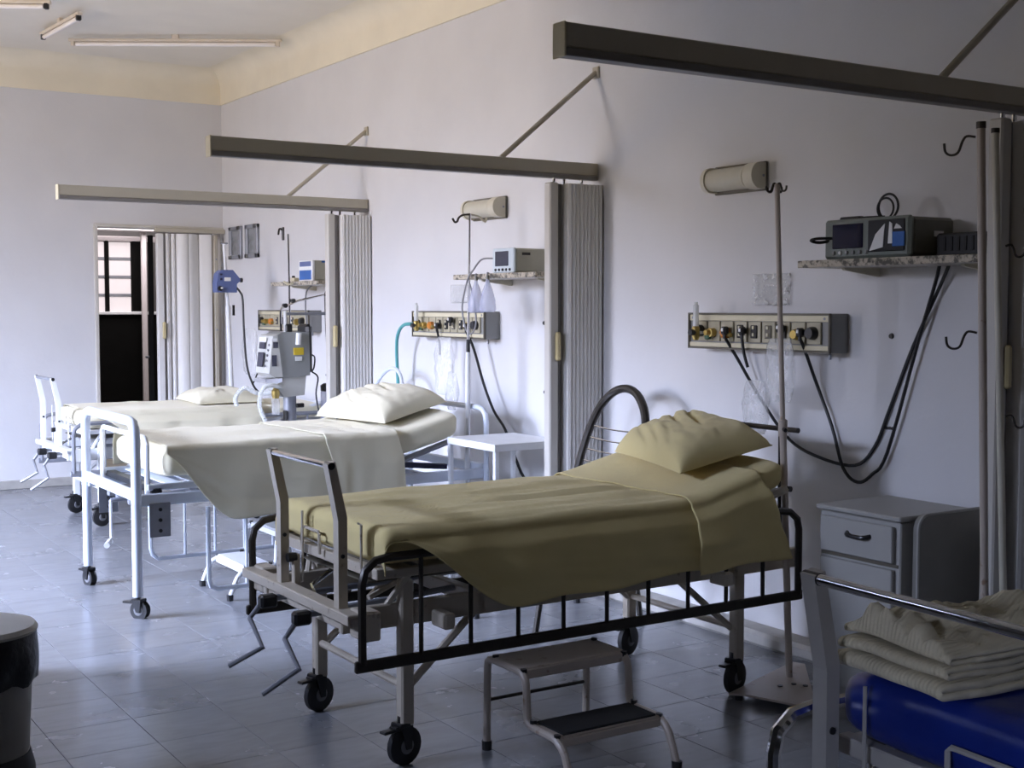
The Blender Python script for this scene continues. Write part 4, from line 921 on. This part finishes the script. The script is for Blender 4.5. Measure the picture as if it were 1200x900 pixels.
for (y, zb, xo) in ((5.93, .10, 2.09), (6.87, .09, 2.10)):
    r = MB().tube([(xo, y, .50), (xo, y, .15), (xo+.01, y, .115), (xo+.04, y, zb), (2.7, y, zb), (3.25, y, zb), (3.29, y, .115), (3.30, y, .15), (3.30, y, .50)], .012, 8).build('lowered_side_rail', 'blue_white', t)
    for k in range(6): MB().cyl((xo+.19+.17*k, y, zb), (xo+.19+.17*k, y, .50), .008, 8).build('rail_bar', 'blue_white', r)
MB().cyl((1.72, 6.25, .52), (2.3, 6.25, .54), .011, 8).build('crank_spindle', 'grey_metal', t)
for y in (6.05, 6.15, 6.35, 6.5): box((1.79, y, .525), (0.03, 0.035, 0.04), .006).build('mechanism_block', 'grey_metal', t)
cr = MB().tube([(1.72, 6.25, .52), (1.72, 6.25, .36), (1.72, 6.245, .335), (1.69, 6.19, .325)], .008, 8).build('crank_handle', 'white_paint', t)
MB().cyl((1.705, 6.215, .328), (1.67, 6.15, .32), .014, 10).build('grip', 'white_paint', cr)
M2 = .635
mm = mattress_mesh(1.90, 3.50, 6.40, .43, M2, .155, 3.0, .25, bulge=.008); L2 = mm.lift
tag(mm.build('mattress', 'lit_sheet', angle=1.0), 'white-lit mattress with raised head on the hoop-ended bed', 'mattress')
def top2(x): return M2+.155+L2(x)
def wr2(x, y): return .008*nz(x*3, y*6, 13)+.006*abs(nz(x*9+y*6, y*3-x*2, 4))
def hem2(x): return .77-(.77-.435)*sstep(1.86, 2.22, x)**.95 if x < 2.22 else .435+.05*sstep(2.5, 2.8, x)
sh = drape(1.90, 2.78, 5.952, 6.835, top2, hem2, lambda x: .62, wr2, .008, 80, seed=21)
tag(sh.build('bed_sheet', 'lit_sheet', angle=1.2, solid=.003), 'light-paled sheet with pointed corner hanging off the lit middle bed', 'sheet')
sf = drape(2.70, 3.10, 5.946, 6.835, top2, lambda x: .50+.01*math.sin(x*9), lambda x: .62, lambda x, y: .010*abs(nz(x*11, y*4, 2))+.006*nz(x*5, y*5), .016, 80, out=.014, seed=25, gather=.014, edge=lambda x, f: .03*f+.015*math.sin(f*3))
tag(sf.build('top_sheet', 'lit_sheet', angle=1.2, solid=.003), 'gathered light-paled top sheet folded over the lit middle bed edge', 'sheet')
pillow([(3.10, 6.06, .828), (3.02, 6.76, .822), (3.44, 6.80, .918), (3.50, 6.10, .925)], .15, 'plump cream-white pillow on the lit middle bed', 'lit_sheet', 8, 1)

# ---- bed 1 (far)
M1 = .648
mm = mattress_mesh(2.20, 3.92, 8.94, .405, M1, .112, 9.0, 0.0); tag(mm.build('mattress', 'lit_sheet', angle=1.0), 'white-lit mattress on the farthest bed by the doorway', 'mattress')
def top1(x): return M1+.112
sh = drape(2.25, 3.40, 8.512, 9.345, top1, lambda x: .72-.115*sstep(2.28, 2.5, x), lambda x: .62, lambda x, y: .006*nz(x*4, y*5, 31), .007, 70, seed=31, flare=.030)
tag(sh.build('bed_sheet', 'lit_sheet', angle=1.2, solid=.003), 'cream sheet with straight hem along the farthest bed', 'sheet')
pillow([(2.98, 8.62, .772), (3.02, 9.24, .772), (3.50, 9.24, .772), (3.46, 8.62, .772)], .105, 'flat white pillow on the farthest bed', 'lit_sheet', 15)

# ---- bed 4: blue mattress and folded blankets
mm = mattress_mesh(1.775, 3.45, 1.285, .405, .648, .135, 9.0, 0, r=.05)
rb = Rz(-.06); pb = Vector((1.70, 1.285, 0)); mm.v = [rb @ (v-pb)+pb for v in mm.v]
mt = mm.build('mattress', 'blue_vinyl', angle=1.0)
tag(mt, 'bare royal blue vinyl mattress at the bottom right corner', 'mattress')
def folded_blanket(x0, x1, y0, y1, z0, th, layers, rz, label, seed, crumple=.0):
    t = thing('folded_blanket', label, 'blanket', ((x0+x1)/2, (y0+y1)/2, z0), 0, 'folded cream blankets on the blue mattress')
    c = Vector(((x0+x1)/2, (y0+y1)/2, 0)); rot = Rz(rz)
    for L in range(layers):
        za = z0+th*2*L
        # one hairpin fold: lower leaf, rounded end at -x, upper leaf
        path = []; nl = 14
        for i in range(nl): path.append((x1-(x1-x0-th)*i/(nl-1), za+th*.5))
        for k in range(1, 8): a = PI*k/8; path.append((x0+th-math.sin(a)*th, za+th-math.cos(a)*th*.5))
        for i in range(nl): path.append((x0+th+(x1-x0-th)*i/(nl-1), za+th*1.5))
        def fn(u, v, path=path, L=L):
            k = u*(len(path)-1); i = int(min(k, len(path)-2)); f = k-i
            x = path[i][0]*(1-f)+path[i+1][0]*f; z = path[i][1]*(1-f)+path[i+1][1]*f
            y = y0+(y1-y0)*v
            x += .012*nz(y*5, L*3+seed); y += .014*nz(x*6, z*9, seed+L)
            sag = -.003*(abs(2*v-1)**6)
            z += sag+.006*nz(x*8, y*8, seed+L*2)
            if L == layers-1 and crumple and u > .52:
                s = sstep(.52, .62, u)
                z += s*crumple*(.35+.8*nz(x*9+1.3, y*8, seed)+.9*abs(nz(x*17, y*21, seed+4))+.35*nz(x*30, y*36, seed+6))*(1-abs(2*v-1)**3)
            q = rot @ (Vector((x, y, z))-c)+c; return q
        MB().grid(fn, len(path)*2, 44).build('fold', 'blanket', t, angle=1.3, solid=th*.82)
    return t
folded_blanket(1.765, 2.30, 1.375, 1.640, .7885, .016, 1, -.10, 'lower cream blanket with rounded front fold on the blue mattress', 3)
folded_blanket(1.770, 2.31, 1.385, 1.635, .8245, .011, 1, -.06, 'middle folded cream blanket in the stack on the blue mattress', 6)
folded_blanket(1.785, 2.30, 1.365, 1.630, .8505, .009, 1, -.13, 'crumpled topmost cream blanket of the stack on the blue mattress', 9, .045)

# ================================================================== CHAIRS BEHIND THE BEDS
def loop_chair(y0, label, m, wire):
    t = thing('loop_back_chair', label, 'chair', (3.45, y0, 0), 0, 'tube chairs with wire backs')
    def P(a, z, lean=.0): return Vector((3.60+.16*(z-.45)/.6, y0+a, z))
    pts = [P(.25, .44), P(.245, .60), P(.235, .75), P(.21, .88), P(.165, .975), P(.09, 1.04), P(0, 1.062), P(-.09, 1.04), P(-.165, .975), P(-.21, .88), P(-.235, .75), P(-.245, .60), P(-.25, .44)]
    MB().tube(pts, .020 if m == 'dark_metal' else .012, 10, 3).build('back_loop', m, t)
    for k, z in enumerate((.60, .655, .71, .765, .82, .875)):
        hw = .243-.05*sstep(.70, .93, z)
        MB().tube([P(hw, z), P(hw*.4, z-.012)+Vector((.02, 0, 0)), P(-hw*.4, z-.012)+Vector((.02, 0, 0)), P(-hw, z)], .004, 6, 3).build('back_wire', wire, t)
    MB().tube([(3.16, y0+.23, .44), (3.16, y0-.23, .44), (3.60, y0-.25, .44), (3.60, y0+.25, .44)], .013, 8, 0, True).build('seat_frame', m, t)
    box((3.37, y0, .455), (0.42, 0.44, 0.03), .012).build('seat', 'black' if m == 'dark_metal' else 'white_paint', t)
    for s in (-1, 1):
        MB().tube([(3.17, y0+s*.23, .44), (3.08, y0+s*.245, .012)], .013, 8).build('front_leg', m, t)
        MB().tube([(3.60, y0+s*.25, .44), (3.66, y0+s*.25, .012)], .013, 8).build('rear_leg', m, t)
        for x in (3.08, 3.66): MB().lathe([(.016, 0), (.016, .03)], (x, y0+s*(.245 if x < 3.2 else .25), 0), 'z', 10).build('foot', 'rubber', t)
    return t
loop_chair(4.86, 'dark loop-back wire chair between the shaded bed and middle partition', 'dark_metal', 'chrome')
loop_chair(7.24, 'pale loop-back wire chair behind the lit middle bed pillow', 'blue_white', 'blue_white')

# ================================================================== STEP STOOLS
def step_stool(label, loc, rz, m, mat2, grp='two step bed stools', copyonly=False):
    t = thing('step_stool', label, 'step stool', loc, rz, grp); ROOT[t.name] = Vector((0, 0, 0))
    # local: x across (0.40), y depth: back y=.14, step edge y=-.06, front y=-.28
    for s in (-1, 1):
        x = s*.20
        MB().tube([(x, .17, .03), (x, .165, .27), (x, .155, .297), (x, .13, .307), (x, -.02, .307), (x, -.05, .297), (x, -.065, .27), (x, -.07, .18), (x, -.08, .157), (x, -.11, .148), (x, -.21, .147), (x, -.24, .138), (x, -.275, .11), (x, -.315, .015)], .0125, 10, 2).build('side_tube', m, t)
        MB().lathe([(.016, 0), (.017, .03)], (x, .17, 0), 'z', 10).build('rubber_foot', 'rubber', t)
        MB().lathe([(.016, 0), (.017, .03)], (x, -.315, 0), 'z', 10).build('rubber_foot', 'rubber', t)
        for (y, z) in ((-.045, .302), (.12, .310), (-.23, .144), (-.10, .154)): MB().lathe([(.011, -.004), (.011, .016)], (x*.985, y, z), 'z', 8).build('bolt', 'black', t)
    box((0, .052, .312), (0.40, 0.185, 0.014), .004).build('upper_step', m, t)
    box((0, -.045, .299), (0.385, 0.010, 0.03), .003).build('step_lip', m, t)
    st = box((0, -.165, .150), (0.39, 0.15, 0.012), .004).build('lower_step', m, t)
    box((0, -.165, .1595), (0.36, 0.145, 0.007), .003).build('grip_mat', mat2, st)
    box((0, -.24, .135), (0.385, 0.010, 0.026), .003).build('step_lip', m, t)
    MB().cyl((-.20, .168, .165), (.20, .168, .165), .006, 8).build('stretcher', 'dark_metal' if m != 'white_paint' else m, t)
    return t
step_stool('chipped beige two-step stool with black mat beside the shaded bed', (2.385, 3.385, 0), 0.0, 'pole_paint', 'grip')
step_stool('white two-step stool standing under the lit middle bed', (2.56, 6.27, 0), -PI/2, 'white_paint', 'white_paint')

# ================================================================== SIDE TABLE, NIGHTSTAND, BIN
t = thing('side_table', 'small white metal side table beside the middle partition', 'table', (3.60, 5.62, 0))
X0, X1, Y0, Y1, ZT = 3.40, 3.82, 5.452, 5.93, .762
tp = box(((X0+X1)/2, (Y0+Y1)/2, ZT-.004), (X1-X0, Y1-Y0, 0.008), .003).build('tabletop', 'white_paint', t)
ap = MB()
for y in (Y0+.004, Y1-.004): ap.box(((X0+X1)/2, y, ZT-.022), (X1-X0, 0.008, 0.030), .002)
for x in (X0+.004, X1-.004): ap.box((x, (Y0+Y1)/2, ZT-.022), (0.008, Y1-Y0, 0.030), .002)
ap.build('apron', 'white_paint', t)
for x in (X0+.014, X1-.014):
    for y in (Y0+.014, Y1-.014): box((x, y, .375), (0.024, 0.024, 0.75), .004).build('leg', 'white_paint', t)
box(((X0+X1)/2, (Y0+Y1)/2, .25), (X1-X0-.03, Y1-Y0-.03, 0.008), .003).build('lower_shelf', 'white_paint', t)

t = thing('nightstand', 'shade-greyed nightstand with drawer and fold-down side tray, in shade', 'nightstand', (3.63, 3.13, 0))
NX0, NX1, NY0, NY1, NZT = 3.45, 3.822, 2.945, 3.325, .738
box(((NX0+NX1)/2+.006, (NY0+NY1)/2, .385), (NX1-NX0-.012, NY1-NY0-.012, 0.66), .004).build('body', 'cabinet', t)
box(((NX0+NX1)/2, (NY0+NY1)/2, NZT-.009), (NX1-NX0+.01, NY1-NY0+.008, 0.018), .005).build('top', 'cabinet', t)
dr = box((NX0+.002, (NY0+NY1)/2+.004, .638), (0.018, NY1-NY0-.05, 0.125), .003).build('drawer', 'cabinet', t)
MB().tube([(NX0-.004, 3.175, .655), (NX0-.024, 3.16, .650), (NX0-.026, 3.12, .648), (NX0-.024, 3.085, .650), (NX0-.004, 3.07, .655)], .008, 8, 3).build('drawer_handle', 'black', dr)
do = box((NX0+.002, (NY0+NY1)/2+.004, .325), (0.018, NY1-NY0-.05, 0.455), .003).build('door', 'cabinet', t)
MB().tube([(NX0-.004, 3.27, .40), (NX0-.022, 3.27, .395), (NX0-.022, 3.27, .345), (NX0-.004, 3.27, .34)], .006, 8, 3).build('door_handle', 'black', do)
box((NX0+.012, (NY0+NY1)/2, .565), (0.004, NY1-NY0-.03, 0.012)).build('gap_shadow_strip', 'panel_edge', t)
for x in (NX0+.03, NX1-.03):
    for y in (NY0+.03, NY1-.03): MB().lathe([(.018, 0), (.018, .06)], (x, y, 0), 'z', 10).build('leg', 'rubber', t)
# fold-down tray leaf on its right side, rounded upper corner
ty = NY0-.028; pts = []
for k in range(9): a = PI-PI/2*k/8; pts.append((3.495+.05+.05*math.cos(a), .695+.05*math.sin(a)))
poly = pts+[(3.820, .745), (3.820, .13), (3.495, .13)]
tr = MB().prism(poly, 'xz', ty-.010, ty+.010).build('fold_tray', 'cab_dark', t, flat=True)
MB().tube([(p[0]-.002*0, ty-.011, p[1]) for p in [(3.495, .13)]+pts+[(3.820, .745)]], .0055, 6).build('tray_edge_trim', 'cabinet', tr)
for x in (3.60, 3.78): MB().cyl((x-.02, NY0-.008, .60), (x+.02, NY0-.008, .60), .009, 8).build('tray_hinge', 'grey_metal', tr)

t = thing('waste_bin', 'round grey pedal bin with black liner, cut by the left edge', 'bin', (.69, 3.9, 0)); bx, by = .69, 3.9
MB().lathe([(.0, .03), (.125, .03), (.148, .45), (.148, .49), (.0, .49)], (bx, by, 0), 'z', 36).build('body', 'bin_body', t)
MB().lathe([(.0, 0), (.13, 0), (.150, .03), (.148, .12), (.136, .17)], (bx, by, 0), 'z', 36).build('base_ring', 'rubber', t)
def lin(u, v):
    a = v*2*PI; r = .158+.012*nz(math.cos(a)*2.5, math.sin(a)*2.5, u*2)*u+.006*math.sin(a*9+u*3)*u
    r = r+.006*math.sin(u*PI)
    return Vector((bx+r*math.cos(a), by+r*math.sin(a), .525-.145*u+(.018*nz(math.cos(a)*3, math.sin(a)*3, 5) if u > .9 else 0)))
MB().grid(lin, 10, 60, True).build('bin_liner', 'liner', t)
MB().lathe([(.0, .516), (.160, .520), (.163, .528), (.155, .540), (.10, .556), (.0, .562)], (bx, by, 0), 'z', 40).build('lid', 'lid', t)
MB().box((bx+.06, by-.16, .03), (0.09, 0.07, 0.02), .008).build('pedal', 'black', t)
